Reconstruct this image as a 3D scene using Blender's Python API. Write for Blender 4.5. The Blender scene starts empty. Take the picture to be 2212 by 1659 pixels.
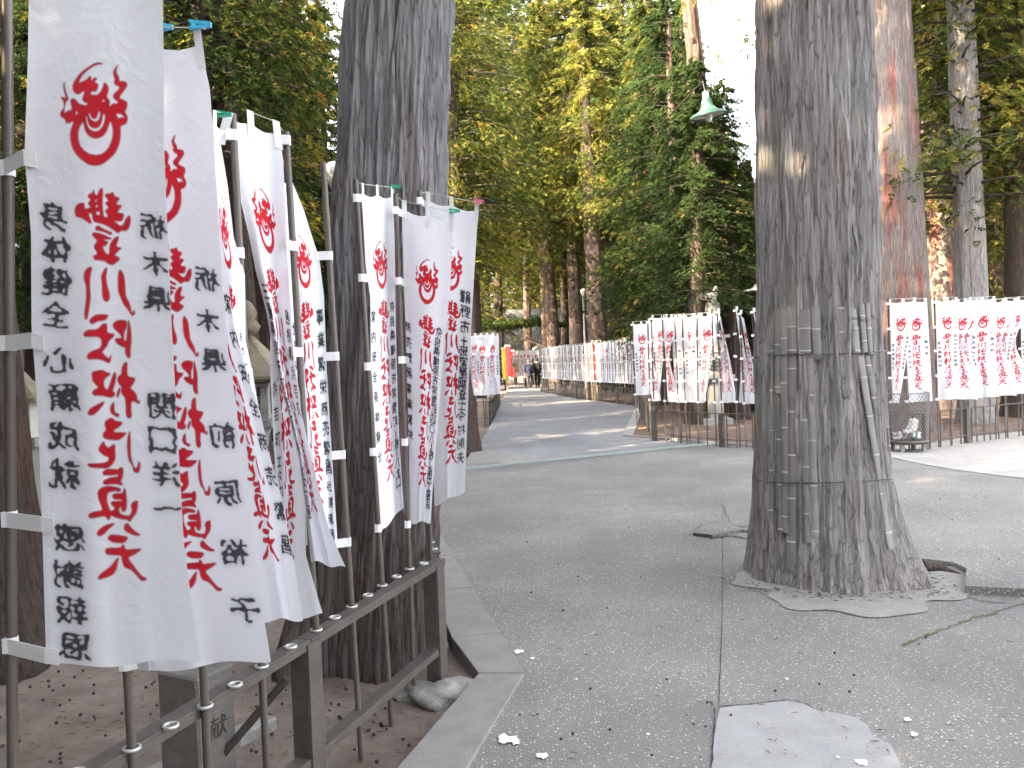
import bpy, bmesh, math, random
import numpy as np
from mathutils import Vector, Matrix
R = math.radians
random.seed(7); rng = np.random.default_rng(11)
sc = bpy.context.scene
col = sc.collection

# ---------------------------------------------------------------- camera
FPX = 830.0; HZ = 1.5
cd = bpy.data.cameras.new('camera'); cam = bpy.data.objects.new('camera', cd); col.objects.link(cam)
cd.sensor_width = 36.0; cd.lens = 36.0 * FPX / 1024.0; cd.clip_start = 0.05; cd.clip_end = 1500
CM = Matrix.Translation((0, 0, HZ)) @ Matrix.Rotation(R(90 - 1.45), 4, 'X') @ Matrix.Rotation(R(-2.0), 4, 'Z')
cam.matrix_world = CM; sc.camera = cam
# ---------------------------------------------------------------- sky, sun, exposure
SUN_DIR = Vector((-0.78, -0.62, 0)).normalized(); SUN_EL = 29.0
w = bpy.data.worlds.new('World'); sc.world = w; w.use_nodes = True
nt = w.node_tree; nt.nodes.clear()
sky = nt.nodes.new('ShaderNodeTexSky'); sky.sky_type = 'NISHITA'; sky.sun_disc = False
sky.sun_elevation = R(SUN_EL); sky.sun_rotation = math.atan2(SUN_DIR.x, SUN_DIR.y)
sky.air_density = 1.0; sky.dust_density = 3.0; sky.ozone_density = 0.6
hs = nt.nodes.new('ShaderNodeHueSaturation'); hs.inputs['Saturation'].default_value = 0.22
bg = nt.nodes.new('ShaderNodeBackground'); bg.inputs['Strength'].default_value = 0.15
wo = nt.nodes.new('ShaderNodeOutputWorld')
nt.links.new(sky.outputs[0], hs.inputs['Color']); nt.links.new(hs.outputs[0], bg.inputs['Color']); nt.links.new(bg.outputs[0], wo.inputs[0])
sl = bpy.data.lights.new('sun', 'SUN'); sl.energy = 5.0; sl.angle = R(0.5); sl.color = (1.0, 0.77, 0.48)
so = bpy.data.objects.new('sun', sl); col.objects.link(so)
sd = Vector((SUN_DIR.x * math.cos(R(SUN_EL)), SUN_DIR.y * math.cos(R(SUN_EL)), math.sin(R(SUN_EL))))
so.rotation_euler = sd.to_track_quat('Z', 'Y').to_euler(); so.location = (0, 0, 30)
vs = sc.view_settings
sc.display_settings.display_device = 'sRGB'
vs.view_transform = 'Standard'; vs.look = 'None'; vs.gamma = 1; vs.use_curve_mapping = False
vs.exposure = 3.4
cy = sc.cycles
cy.use_adaptive_sampling = True; cy.adaptive_threshold = 0.03; cy.adaptive_min_samples = 16
cy.max_bounces = 6; cy.diffuse_bounces = 3; cy.transmission_bounces = 4; cy.transparent_max_bounces = 8; cy.glossy_bounces = 2
cy.use_denoising = True; cy.caustics_reflective = False; cy.caustics_refractive = False

# ---------------------------------------------------------------- helpers
S = 2212 / 1024.0
def ray(sx, sy):
    d = Vector(((sx / S - 512) / FPX, -(sy / S - 384) / FPX, -1.0))
    return (CM.to_3x3() @ d)
def G(sx, sy, z=0.0):            # ground point under a sight line
    d = ray(sx, sy); t = (z - HZ) / d.z
    return Vector((d.x * t, d.y * t, z))
def W(sx, sy, Y):                # point on a sight line at distance Y
    d = ray(sx, sy); t = Y / d.y
    return Vector((d.x * t, Y, HZ + d.z * t))

def tag(o, label=None, cat=None, group=None, kind=None):
    if label: o['label'] = label
    if cat: o['category'] = cat
    if group: o['group'] = group
    if kind: o['kind'] = kind
    return o
def empty(name, loc=(0, 0, 0), rz=0.0, parent=None):
    o = bpy.data.objects.new(name, None); col.objects.link(o); o.empty_display_size = 0.1
    o.location = loc; o.rotation_euler = (0, 0, rz)
    if parent: o.parent = parent
    return o
def mesh(name, verts, faces, mat, parent=None, smooth=False, loc=None, uvs=None, mats=None, fm=None):
    me = bpy.data.meshes.new(name); me.from_pydata([tuple(v) for v in verts], [], [tuple(f) for f in faces])
    if mats:
        for m in mats: me.materials.append(m)
    elif mat: me.materials.append(mat)
    if fm is not None: me.polygons.foreach_set('material_index', fm)
    if smooth: me.polygons.foreach_set('use_smooth', [True] * len(me.polygons))
    if uvs is not None:
        ul = me.uv_layers.new(name='UVMap'); li = np.zeros(len(me.loops), dtype=np.int32); me.loops.foreach_get('vertex_index', li)
        ul.data.foreach_set('uv', np.asarray(uvs, dtype=np.float32)[li].ravel())
    me.update()
    o = bpy.data.objects.new(name, me); col.objects.link(o)
    if parent: o.parent = parent
    if loc is not None: o.location = loc
    return o
def npmesh(name, V, F, mat, parent=None, smooth=False, uvs=None, attr=None):
    V = np.asarray(V, dtype=np.float32); F = np.asarray(F, dtype=np.int32); k = F.shape[1]
    me = bpy.data.meshes.new(name); me.vertices.add(len(V)); me.vertices.foreach_set('co', V.ravel())
    me.loops.add(F.size); me.loops.foreach_set('vertex_index', F.ravel())
    me.polygons.add(len(F)); me.polygons.foreach_set('loop_start', np.arange(0, F.size, k, dtype=np.int32))
    me.polygons.foreach_set('loop_total', np.full(len(F), k, dtype=np.int32))
    if smooth: me.polygons.foreach_set('use_smooth', np.ones(len(F), dtype=bool))
    me.materials.append(mat)
    me.update(calc_edges=True)
    if uvs is not None:
        ul = me.uv_layers.new(name='UVMap'); ul.data.foreach_set('uv', np.asarray(uvs, dtype=np.float32)[F.ravel()].ravel())
    if attr is not None:
        a = me.attributes.new('tint', 'FLOAT', 'FACE'); a.data.foreach_set('value', np.asarray(attr, dtype=np.float32))
    me.validate()
    if name.startswith('_'): return me
    o = bpy.data.objects.new(name, me); col.objects.link(o)
    if parent: o.parent = parent
    return o
class MB:
    def __init__(s): s.v = []; s.f = []
    def add(s, v, f):
        n = len(s.v); s.v += [Vector(p) for p in v]; s.f += [tuple(i + n for i in q) for q in f]; return s
    def box(s, c, d, rz=0.0, M=None, taper=1.0):
        c = Vector(c); x, y, z = d[0] / 2, d[1] / 2, d[2] / 2
        pts = []
        for k in (-1, 1):
            t = taper if k > 0 else 1.0
            for a, b in ((-1, -1), (1, -1), (1, 1), (-1, 1)): pts.append(Vector((a * x * t, b * y * t, k * z)))
        Q = M if M is not None else Matrix.Rotation(rz, 3, 'Z')
        return s.add([c + Q @ p for p in pts], [(0, 3, 2, 1), (4, 5, 6, 7), (0, 1, 5, 4), (1, 2, 6, 5), (2, 3, 7, 6), (3, 0, 4, 7)])
    def tube(s, pts, rad, n=10, caps=True):
        pts = [Vector(p) for p in pts]; rr = rad if isinstance(rad, (list, tuple)) else [rad] * len(pts)
        V = []; F = []
        up = Vector((0, 0, 1)); d0 = (pts[1] - pts[0]).normalized()
        ref = up if abs(d0.z) < 0.9 else Vector((1, 0, 0))
        for i, p in enumerate(pts):
            d = (pts[min(i + 1, len(pts) - 1)] - pts[max(i - 1, 0)]).normalized()
            a = d.cross(ref).normalized(); b = d.cross(a).normalized(); ref = -b if False else ref
            for k in range(n):
                t = 2 * math.pi * k / n; V.append(p + (a * math.cos(t) + b * math.sin(t)) * rr[i])
        for i in range(len(pts) - 1):
            for k in range(n):
                k2 = (k + 1) % n; F.append((i * n + k, i * n + k2, (i + 1) * n + k2, (i + 1) * n + k))
        if caps:
            F.append(tuple(range(n))); F.append(tuple(range(len(pts) * n - 1, (len(pts) - 1) * n - 1, -1)))
        return s.add(V, F)
    def lathe(s, prof, c=(0, 0, 0), n=24, M=None, sides=None, ph=0.0):
        c = Vector(c); V = []; F = []
        for r, z in prof:
            for k in range(n):
                t = 2 * math.pi * k / n + ph; p = Vector((r * math.cos(t), r * math.sin(t), z))
                V.append(c + (M @ p if M is not None else p))
        for i in range(len(prof) - 1):
            for k in range(n):
                k2 = (k + 1) % n; F.append((i * n + k, i * n + k2, (i + 1) * n + k2, (i + 1) * n + k))
        F.append(tuple(range(n - 1, -1, -1))); F.append(tuple(range((len(prof) - 1) * n, len(prof) * n)))
        return s.add(V, F)
    def build(s, name, mat, parent=None, smooth=False, loc=None):
        return mesh(name, s.v, s.f, mat, parent, smooth, loc)
def bevel(o, wd=0.004, seg=1):
    m = o.modifiers.new('bevel', 'BEVEL'); m.width = wd; m.segments = seg; m.limit_method = 'ANGLE'; return o
def copy_tree(o, parent=None):
    c = o.copy(); col.objects.link(c); c.parent = parent
    for ch in list(o.children): copy_tree(ch, c)
    return c

# value noise --------------------------------------------------------
_T = rng.random((256, 256))
def vnoise(x, y, px=256, seed=0):
    T = np.roll(_T, (seed * 37) % 256, 0)
    xi = np.floor(x).astype(int); yi = np.floor(y).astype(int); fx = x - xi; fy = y - yi
    fx = fx * fx * (3 - 2 * fx); fy = fy * fy * (3 - 2 * fy)
    a = T[xi % px, yi % 256]; b = T[(xi + 1) % px, yi % 256]; c = T[xi % px, (yi + 1) % 256]; d = T[(xi + 1) % px, (yi + 1) % 256]
    return (a * (1 - fx) + b * fx) * (1 - fy) + (c * (1 - fx) + d * fx) * fy

# ---------------------------------------------------------------- materials
def newmat(name):
    m = bpy.data.materials.new(name); m.use_nodes = True; n = m.node_tree; n.nodes.clear()
    return m, n, n.nodes, n.links
def N(ns, t, **k):
    x = ns.new(t)
    for a, b in k.items():
        if hasattr(x, a): setattr(x, a, b)
        else: x.inputs[a].default_value = b
    return x
def ramp(ns, stops):
    r = ns.new('ShaderNodeValToRGB'); e = r.color_ramp.elements
    while len(e) < len(stops): e.new(0.5)
    for i, (p, c) in enumerate(stops): e[i].position = p; e[i].color = (c[0], c[1], c[2], 1)
    return r
def coords(ns, ls, scale=(1, 1, 1), which='Object', rot=(0, 0, 0)):
    tc = ns.new('ShaderNodeTexCoord'); mp = ns.new('ShaderNodeMapping'); mp.inputs['Scale'].default_value = scale; mp.inputs['Rotation'].default_value = rot
    ls.new(tc.outputs[which], mp.inputs[0]); return mp.outputs[0]
def simple(name, c, rough=0.7, var=0.25, scale=8.0, metal=0.0, bump=0.2, bscale=40.0, spec=0.5, c2=None, which='Object', sc3=None):
    m, n, ns, ls = newmat(name)
    v = coords(ns, ls, sc3 or (1, 1, 1), which)
    t = N(ns, 'ShaderNodeTexNoise'); t.inputs['Scale'].default_value = scale; t.inputs['Detail'].default_value = 6; t.inputs['Roughness'].default_value = 0.65
    ls.new(v, t.inputs['Vector'])
    lo = tuple(x * (1 - var) for x in c); hi = c2 or tuple(min(1, x * (1 + var)) for x in c)
    r = ramp(ns, [(0.3, lo), (0.7, hi)]); ls.new(t.outputs[0], r.inputs[0])
    b = ns.new('ShaderNodeBsdfPrincipled'); b.inputs['Roughness'].default_value = rough; b.inputs['Metallic'].default_value = metal; b.inputs['Specular IOR Level'].default_value = spec
    ls.new(r.outputs[0], b.inputs['Base Color'])
    if bump:
        t2 = N(ns, 'ShaderNodeTexNoise'); t2.inputs['Scale'].default_value = bscale; t2.inputs['Detail'].default_value = 5; ls.new(v, t2.inputs['Vector'])
        bp = ns.new('ShaderNodeBump'); bp.inputs['Strength'].default_value = bump; bp.inputs['Distance'].default_value = 0.01
        ls.new(t2.outputs[0], bp.inputs['Height']); ls.new(bp.outputs[0], b.inputs['Normal'])
    o = ns.new('ShaderNodeOutputMaterial'); ls.new(b.outputs[0], o.inputs[0]); return m

def bark_mat(name, base, dark, red, redness=0.5, bump=1.0, foot=False):
    m, n, ns, ls = newmat(name)
    v = coords(ns, ls, (1, 1, 0.07))
    t = N(ns, 'ShaderNodeTexNoise'); t.inputs['Scale'].default_value = 42; t.inputs['Detail'].default_value = 9; t.inputs['Roughness'].default_value = 0.75; t.inputs['Distortion'].default_value = 0.4
    ls.new(v, t.inputs['Vector'])
    r = ramp(ns, [(0.24, dark), (0.36, tuple(0.6 * a for a in base)), (0.50, base), (0.72, tuple(min(1, 1.4 * a) for a in base))])
    ls.new(t.outputs[0], r.inputs[0])
    v2 = coords(ns, ls, (1, 1, 0.12)); t2 = N(ns, 'ShaderNodeTexNoise'); t2.inputs['Scale'].default_value = 5; t2.inputs['Detail'].default_value = 5; ls.new(v2, t2.inputs['Vector'])
    r2 = ramp(ns, [(0.5, (0, 0, 0)), (0.68, (redness,) * 3)]); ls.new(t2.outputs[0], r2.inputs[0])
    mx = ns.new('ShaderNodeMix'); mx.data_type = 'RGBA'; ls.new(r2.outputs[0], mx.inputs[0]); ls.new(r.outputs[0], mx.inputs[6])
    mul = ns.new('ShaderNodeMix'); mul.data_type = 'RGBA'; mul.blend_type = 'MULTIPLY'; mul.inputs[0].default_value = 1; mul.inputs[7].default_value = (*red, 1); ls.new(r.outputs[0], mul.inputs[6]); ls.new(mul.outputs[2], mx.inputs[7])
    # narrow dark fissures between the bark strips
    vq = N(ns, 'ShaderNodeTexNoise'); vq.inputs['Scale'].default_value = 3.0; vq.inputs['Detail'].default_value = 3; ls.new(v, vq.inputs['Vector'])
    va = N(ns, 'ShaderNodeVectorMath', operation='MULTIPLY_ADD'); va.inputs[1].default_value = (0.035, 0.035, 0.02); ls.new(vq.outputs['Color'], va.inputs[0]); ls.new(v, va.inputs[2])
    vf = N(ns, 'ShaderNodeTexVoronoi', feature='DISTANCE_TO_EDGE'); vf.inputs['Scale'].default_value = 40; ls.new(va.outputs[0], vf.inputs['Vector'])
    rfi = ramp(ns, [(0.0, (0.46, 0.44, 0.44)), (0.035, (0.82, 0.81, 0.81)), (0.09, (1, 1, 1))]); ls.new(vf.outputs['Distance'], rfi.inputs[0])
    vc = N(ns, 'ShaderNodeTexVoronoi'); vc.inputs['Scale'].default_value = 40; ls.new(va.outputs[0], vc.inputs['Vector'])
    sepc = ns.new('ShaderNodeSeparateColor'); ls.new(vc.outputs['Color'], sepc.inputs[0])
    rt_ = ramp(ns, [(0.0, (0.82, 0.82, 0.82)), (1.0, (1.16, 1.16, 1.16))]); ls.new(sepc.outputs[0], rt_.inputs[0])
    mf1 = ns.new('ShaderNodeMix'); mf1.data_type = 'RGBA'; mf1.blend_type = 'MULTIPLY'; mf1.inputs[0].default_value = 1; ls.new(mx.outputs[2], mf1.inputs[6]); ls.new(rfi.outputs[0], mf1.inputs[7])
    mf2 = ns.new('ShaderNodeMix'); mf2.data_type = 'RGBA'; mf2.blend_type = 'MULTIPLY'; mf2.inputs[0].default_value = 1; ls.new(mf1.outputs[2], mf2.inputs[6]); ls.new(rt_.outputs[0], mf2.inputs[7]); mx = mf2
    # patchy lichen / algae
    t3 = N(ns, 'ShaderNodeTexNoise'); t3.inputs['Scale'].default_value = 2.2; t3.inputs['Detail'].default_value = 6; ls.new(coords(ns, ls, (1, 1, 0.5)), t3.inputs['Vector'])
    r3 = ramp(ns, [(0.52, (0, 0, 0)), (0.7, (0.35, 0.35, 0.35))]); ls.new(t3.outputs[0], r3.inputs[0])
    mx2 = ns.new('ShaderNodeMix'); mx2.data_type = 'RGBA'; mx2.inputs[7].default_value = (base[0] * 0.75, base[1] * 0.95, base[2] * 0.85, 1)
    ls.new(r3.outputs[0], mx2.inputs[0]); ls.new(mx.outputs[2], mx2.inputs[6])
    if foot:   # dark brown bark with shade painted in low down, broken by the weathered grey
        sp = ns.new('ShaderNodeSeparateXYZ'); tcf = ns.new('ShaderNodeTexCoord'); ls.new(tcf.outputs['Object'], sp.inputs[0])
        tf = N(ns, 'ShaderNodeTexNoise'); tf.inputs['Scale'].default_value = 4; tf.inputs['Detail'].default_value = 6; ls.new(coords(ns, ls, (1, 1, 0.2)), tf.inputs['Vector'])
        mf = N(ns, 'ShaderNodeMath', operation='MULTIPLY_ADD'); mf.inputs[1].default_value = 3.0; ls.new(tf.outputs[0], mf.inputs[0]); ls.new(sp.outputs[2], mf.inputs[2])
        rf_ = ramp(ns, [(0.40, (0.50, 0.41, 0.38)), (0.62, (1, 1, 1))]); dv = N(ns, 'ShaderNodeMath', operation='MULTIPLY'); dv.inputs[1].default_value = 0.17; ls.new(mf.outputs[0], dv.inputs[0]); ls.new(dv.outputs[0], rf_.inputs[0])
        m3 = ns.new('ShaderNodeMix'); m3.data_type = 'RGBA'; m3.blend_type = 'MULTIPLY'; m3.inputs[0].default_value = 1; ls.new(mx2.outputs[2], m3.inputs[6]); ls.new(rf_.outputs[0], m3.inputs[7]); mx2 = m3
    b = ns.new('ShaderNodeBsdfPrincipled'); b.inputs['Roughness'].default_value = 0.9; b.inputs['Specular IOR Level'].default_value = 0.2
    ls.new(mx2.outputs[2], b.inputs['Base Color'])
    bp = ns.new('ShaderNodeBump'); bp.inputs['Strength'].default_value = bump; bp.inputs['Distance'].default_value = 0.02
    bp2 = ns.new('ShaderNodeBump'); bp2.inputs['Strength'].default_value = 0.5; bp2.inputs['Distance'].default_value = 0.015
    ls.new(rfi.outputs[0], bp2.inputs['Height']); ls.new(bp2.outputs[0], bp.inputs['Normal'])
    ls.new(t.outputs[0], bp.inputs['Height']); ls.new(bp.outputs[0], b.inputs['Normal'])
    o = ns.new('ShaderNodeOutputMaterial'); ls.new(b.outputs[0], o.inputs[0]); return m
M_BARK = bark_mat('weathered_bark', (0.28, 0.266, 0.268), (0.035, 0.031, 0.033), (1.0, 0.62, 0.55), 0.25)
M_BARKL = bark_mat('weathered_bark_shaded_foot', (0.25, 0.243, 0.255), (0.032, 0.028, 0.03), (1.0, 0.62, 0.55), 0.25, foot=True)
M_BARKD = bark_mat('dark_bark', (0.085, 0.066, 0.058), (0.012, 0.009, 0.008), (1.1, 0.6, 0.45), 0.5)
M_LIMB = simple('limb_bark', (0.035, 0.026, 0.022), 0.9, 0.3)
M_BARKR = bark_mat('reddish_bark', (0.17, 0.145, 0.14), (0.035, 0.028, 0.025), (1.1, 0.45, 0.36), 0.9)

def leaf_mat(name, stops, trans=0.45):
    m, n, ns, ls = newmat(name)
    a = ns.new('ShaderNodeAttribute'); a.attribute_name = 'tint'
    oi = ns.new('ShaderNodeObjectInfo')
    ad = N(ns, 'ShaderNodeMath', operation='MULTIPLY_ADD'); ad.inputs[1].default_value = 0.22; ls.new(oi.outputs['Random'], ad.inputs[0]); 
    ad2 = N(ns, 'ShaderNodeMath', operation='SUBTRACT'); ad2.inputs[1].default_value = 0.11; ls.new(a.outputs['Fac'], ad2.inputs[0]); ls.new(ad2.outputs[0], ad.inputs[2])
    r = ramp(ns, stops); ls.new(ad.outputs[0], r.inputs[0])
    d = ns.new('ShaderNodeBsdfDiffuse'); t = ns.new('ShaderNodeBsdfTranslucent')
    ls.new(r.outputs[0], d.inputs[0])
    hsv = ns.new('ShaderNodeHueSaturation'); hsv.inputs['Hue'].default_value = 0.485; hsv.inputs['Value'].default_value = 1.7; hsv.inputs['Saturation'].default_value = 1.1
    ls.new(r.outputs[0], hsv.inputs['Color']); ls.new(hsv.outputs[0], t.inputs[0])
    mx = ns.new('ShaderNodeMixShader'); mx.inputs[0].default_value = trans; ls.new(d.outputs[0], mx.inputs[1]); ls.new(t.outputs[0], mx.inputs[2])
    o = ns.new('ShaderNodeOutputMaterial'); ls.new(mx.outputs[0], o.inputs[0]); return m
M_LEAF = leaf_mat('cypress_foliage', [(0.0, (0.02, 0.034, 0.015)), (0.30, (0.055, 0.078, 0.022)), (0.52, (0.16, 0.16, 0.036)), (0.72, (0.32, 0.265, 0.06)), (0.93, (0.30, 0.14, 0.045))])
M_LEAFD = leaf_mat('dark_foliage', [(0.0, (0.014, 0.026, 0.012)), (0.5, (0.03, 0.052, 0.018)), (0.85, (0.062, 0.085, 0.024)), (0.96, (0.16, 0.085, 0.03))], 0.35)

# pavement: exposed aggregate
def pave_mat(name, lo, hi, speck, sscale=85, dens=0.62, patch=0.5):
    m, n, ns, ls = newmat(name); v = coords(ns, ls)
    vo = N(ns, 'ShaderNodeTexVoronoi'); vo.inputs['Scale'].default_value = sscale; ls.new(v, vo.inputs['Vector'])
    sep = ns.new('ShaderNodeSeparateColor'); ls.new(vo.outputs['Color'], sep.inputs[0])
    t = N(ns, 'ShaderNodeTexNoise'); t.inputs['Scale'].default_value = 1.1; t.inputs['Detail'].default_value = 8; t.inputs['Roughness'].default_value = 0.7; ls.new(v, t.inputs['Vector'])
    base = ramp(ns, [(0.33, lo), (0.68, hi)]); ls.new(t.outputs[0], base.inputs[0])
    st = ramp(ns, [(dens - 0.02, (0, 0, 0)), (dens + 0.02, (1, 1, 1))]); ls.new(sep.outputs[0], st.inputs[0])
    dist = ramp(ns, [(0.25, (1, 1, 1)), (0.45, (0, 0, 0))]); ls.new(vo.outputs['Distance'], dist.inputs[0])
    mm = N(ns, 'ShaderNodeMath', operation='MULTIPLY'); ls.new(st.outputs[0], mm.inputs[0]); ls.new(dist.outputs[0], mm.inputs[1])
    t2 = N(ns, 'ShaderNodeTexNoise'); t2.inputs['Scale'].default_value = 2.3; t2.inputs['Detail'].default_value = 4; ls.new(v, t2.inputs['Vector'])
    pr = ramp(ns, [(0.35, (1 - patch,) * 3), (0.62, (1, 1, 1))]); ls.new(t2.outputs[0], pr.inputs[0])
    mm2 = N(ns, 'ShaderNodeMath', operation='MULTIPLY'); ls.new(mm.outputs[0], mm2.inputs[0]); ls.new(pr.outputs[0], mm2.inputs[1])
    scol = ramp(ns, [(0.0, tuple(0.55 * x for x in speck)), (0.5, speck), (1.0, tuple(min(1, 1.5 * x) for x in speck))]); ls.new(sep.outputs[1], scol.inputs[0])
    mx = ns.new('ShaderNodeMix'); mx.data_type = 'RGBA'; ls.new(mm2.outputs[0], mx.inputs[0]); ls.new(base.outputs[0], mx.inputs[6]); ls.new(scol.outputs[0], mx.inputs[7])
    # fine grit
    t3 = N(ns, 'ShaderNodeTexNoise'); t3.inputs['Scale'].default_value = 160; t3.inputs['Detail'].default_value = 3; ls.new(v, t3.inputs['Vector'])
    gr = ramp(ns, [(0.35, (0.66,) * 3), (0.65, (1.3,) * 3)]); ls.new(t3.outputs[0], gr.inputs[0])
    ml = ns.new('ShaderNodeMix'); ml.data_type = 'RGBA'; ml.blend_type = 'MULTIPLY'; ml.inputs[0].default_value = 1; ls.new(mx.outputs[2], ml.inputs[6]); ls.new(gr.outputs[0], ml.inputs[7])
    # stains
    t4 = N(ns, 'ShaderNodeTexNoise'); t4.inputs['Scale'].default_value = 0.35; t4.inputs['Detail'].default_value = 6; ls.new(v, t4.inputs['Vector'])
    sr = ramp(ns, [(0.36, (0.8, 0.8, 0.8)), (0.6, (1.08, 1.07, 1.05))]); ls.new(t4.outputs[0], sr.inputs[0])
    ml2 = ns.new('ShaderNodeMix'); ml2.data_type = 'RGBA'; ml2.blend_type = 'MULTIPLY'; ml2.inputs[0].default_value = 1; ls.new(ml.outputs[2], ml2.inputs[6]); ls.new(sr.outputs[0], ml2.inputs[7])
    b = ns.new('ShaderNodeBsdfPrincipled'); b.inputs['Roughness'].default_value = 0.88; b.inputs['Specular IOR Level'].default_value = 0.3
    ls.new(ml2.outputs[2], b.inputs['Base Color'])
    bp = ns.new('ShaderNodeBump'); bp.inputs['Strength'].default_value = 0.55; bp.inputs['Distance'].default_value = 0.006
    ls.new(mm.outputs[0], bp.inputs['Height']); ls.new(bp.outputs[0], b.inputs['Normal'])
    o = ns.new('ShaderNodeOutputMaterial'); ls.new(b.outputs[0], o.inputs[0]); return m
M_PAVE = pave_mat('exposed_aggregate', (0.155, 0.151, 0.149), (0.22, 0.215, 0.21), (0.39, 0.38, 0.36), 70, 0.52, 0.4)
M_PATH = pave_mat('path_asphalt', (0.175, 0.179, 0.196), (0.235, 0.239, 0.26), (0.33, 0.33, 0.33), 50, 0.75)
M_SLAB = simple('kerb_granite', (0.215, 0.205, 0.20), 0.85, 0.16, 6, bump=0.35, bscale=120)
M_CEM = simple('smooth_cement', (0.29, 0.285, 0.29), 0.85, 0.13, 5, bump=0.25, bscale=60)
M_CEM2 = simple('pale_mortar', (0.225, 0.217, 0.208), 0.9, 0.2, 9, bump=0.5, bscale=50)
M_SAND = simple('pale_sand', (0.33, 0.31, 0.29), 0.95, 0.16, 3, bump=0.6, bscale=30)
M_SOIL = simple('dusty_soil', (0.165, 0.128, 0.108), 0.95, 0.28, 4, bump=0.8, bscale=18, c2=(0.235, 0.19, 0.165))
M_SOILR = simple('needle_covered_soil', (0.115, 0.07, 0.052), 0.95, 0.4, 5, bump=0.9, bscale=22, c2=(0.2, 0.14, 0.11))
M_CRACK = simple('crack_dirt', (0.045, 0.04, 0.037), 1.0, 0.2)
M_MOSS = simple('moss', (0.10, 0.125, 0.04), 1.0, 0.35, 40, bump=1.0, bscale=90)
M_STRIP = simple('drain_metal', (0.27, 0.33, 0.31), 0.6, 0.12, 12, bump=0.1)
M_STEEL = simple('brown_painted_steel', (0.070, 0.060, 0.055), 0.55, 0.22, 14, bump=0.12, bscale=60, c2=(0.098, 0.082, 0.073))
M_POLE = simple('bronze_tube', (0.092, 0.076, 0.064), 0.38, 0.15, 5, bump=0.03)
M_RING = simple('galvanised_ring', (0.55, 0.55, 0.54), 0.42, 0.15, 30, metal=0.6, bump=0.1)
M_HOLE = simple('tube_inside', (0.16, 0.16, 0.16), 0.6, 0.1)
M_WHITE = simple('white_strap_cloth', (0.78, 0.78, 0.80), 0.9, 0.04, 20, bump=0.15, bscale=200)
M_CORD = simple('cord', (0.5, 0.5, 0.46), 0.7, 0.1)
M_GREEN = simple('green_plastic', (0.03, 0.33, 0.2), 0.35, 0.1)
M_BLUE = simple('blue_plastic', (0.05, 0.38, 0.6), 0.35, 0.1)
M_PINK = simple('pink_plastic', (0.6, 0.12, 0.22), 0.35, 0.1)
M_STONE = simple('lantern_granite', (0.27, 0.265, 0.255), 0.9, 0.22, 9, bump=0.6, bscale=45)
M_STONED = simple('mossy_stone', (0.21, 0.175, 0.13), 0.95, 0.3, 7, bump=0.8, bscale=35)
M_ROCK = simple('rough_rock', (0.23, 0.225, 0.215), 0.95, 0.35, 12, bump=1.0, bscale=30)
M_DARK = simple('dark_wood', (0.05, 0.032, 0.025), 0.8, 0.3, 6)
M_BAMB = simple('weathered_bamboo', (0.175, 0.165, 0.158), 0.68, 0.16, 6, bump=0.2, bscale=40, sc3=(1, 1, 0.08), c2=(0.235, 0.225, 0.22))
M_BAMBS = [M_BAMB, simple('weathered_bamboo_dark', (0.12, 0.112, 0.108), 0.68, 0.2, 6, bump=0.3, bscale=40, sc3=(1, 1, 0.08), c2=(0.21, 0.2, 0.2)), simple('weathered_bamboo_pale', (0.19, 0.183, 0.18), 0.62, 0.2, 7, bump=0.2, bscale=40, sc3=(1, 1, 0.08), c2=(0.27, 0.262, 0.258))]
M_BNODE = simple('bamboo_node', (0.42, 0.41, 0.40), 0.6, 0.1)
M_WIRE = simple('dark_wire', (0.05, 0.045, 0.04), 0.5, 0.2)
M_CAGE = simple('bin_wire', (0.20, 0.185, 0.175), 0.5, 0.2, 10, metal=0.3)
M_CAN = simple('crumpled_foil', (0.62, 0.63, 0.66), 0.35, 0.3, 30, metal=0.5, bump=0.8, bscale=60)
M_PLASTW = simple('white_glass_globe', (0.72, 0.73, 0.72), 0.3, 0.05)
M_POSTW = simple('pale_painted_post', (0.42, 0.42, 0.42), 0.6, 0.15)
M_ENG = simple('green_enamel', (0.04, 0.105, 0.08), 0.3, 0.15, 12)
M_ENW = simple('white_enamel', (0.72, 0.73, 0.70), 0.35, 0.06)
M_TILE = simple('roof_tile', (0.20, 0.21, 0.225), 0.45, 0.25, 12)
M_PLASTER = simple('white_plaster', (0.6, 0.58, 0.54), 0.9, 0.12)
M_PIN = simple('bird_dropping', (0.85, 0.85, 0.86), 0.8, 0.05)
M_LITTER = leaf_mat('litter', [(0.0, (0.09, 0.035, 0.02)), (0.5, (0.2, 0.075, 0.035)), (0.9, (0.3, 0.16, 0.06))], 0.1)
M_CONE = simple('cone', (0.045, 0.03, 0.024), 0.9, 0.3)

# ---------------------------------------------------------------- banner print, drawn into generated pixels
def chaikin(p, it=2):
    p = np.asarray(p, float)
    for _ in range(it):
        q = np.roll(p, -1, 0); a = 0.8 * p + 0.2 * q; b = 0.2 * p + 0.8 * q
        p = np.empty((len(a) * 2, 2)); p[0::2] = a; p[1::2] = b
    return p
LE = [(70, -81), (62, 0), (60, 130), (53, 333), (67, 508), (68, 704), (80, 864), (90, 1098), (100, 1440)]
RE = [(352, -81), (352, 0), (355, 333), (362, 500), (371, 704), (380, 864), (397, 1172), (413, 1292), (432, 1440)]
def ipx(L, y):
    return np.interp(y, [q[1] for q in L], [q[0] for q in L])
CW, CH = 320, 1536
def canon(pts, ox, oy, k, it=2):
    p = chaikin(pts, it); x = p[:, 0] * k + ox; y = p[:, 1] * k + oy
    u = (x - ipx(LE, y)) / (ipx(RE, y) - ipx(LE, y)); v = (y + 81) / 1507.0
    return np.stack([u * CW, v * CH], 1)
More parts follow.
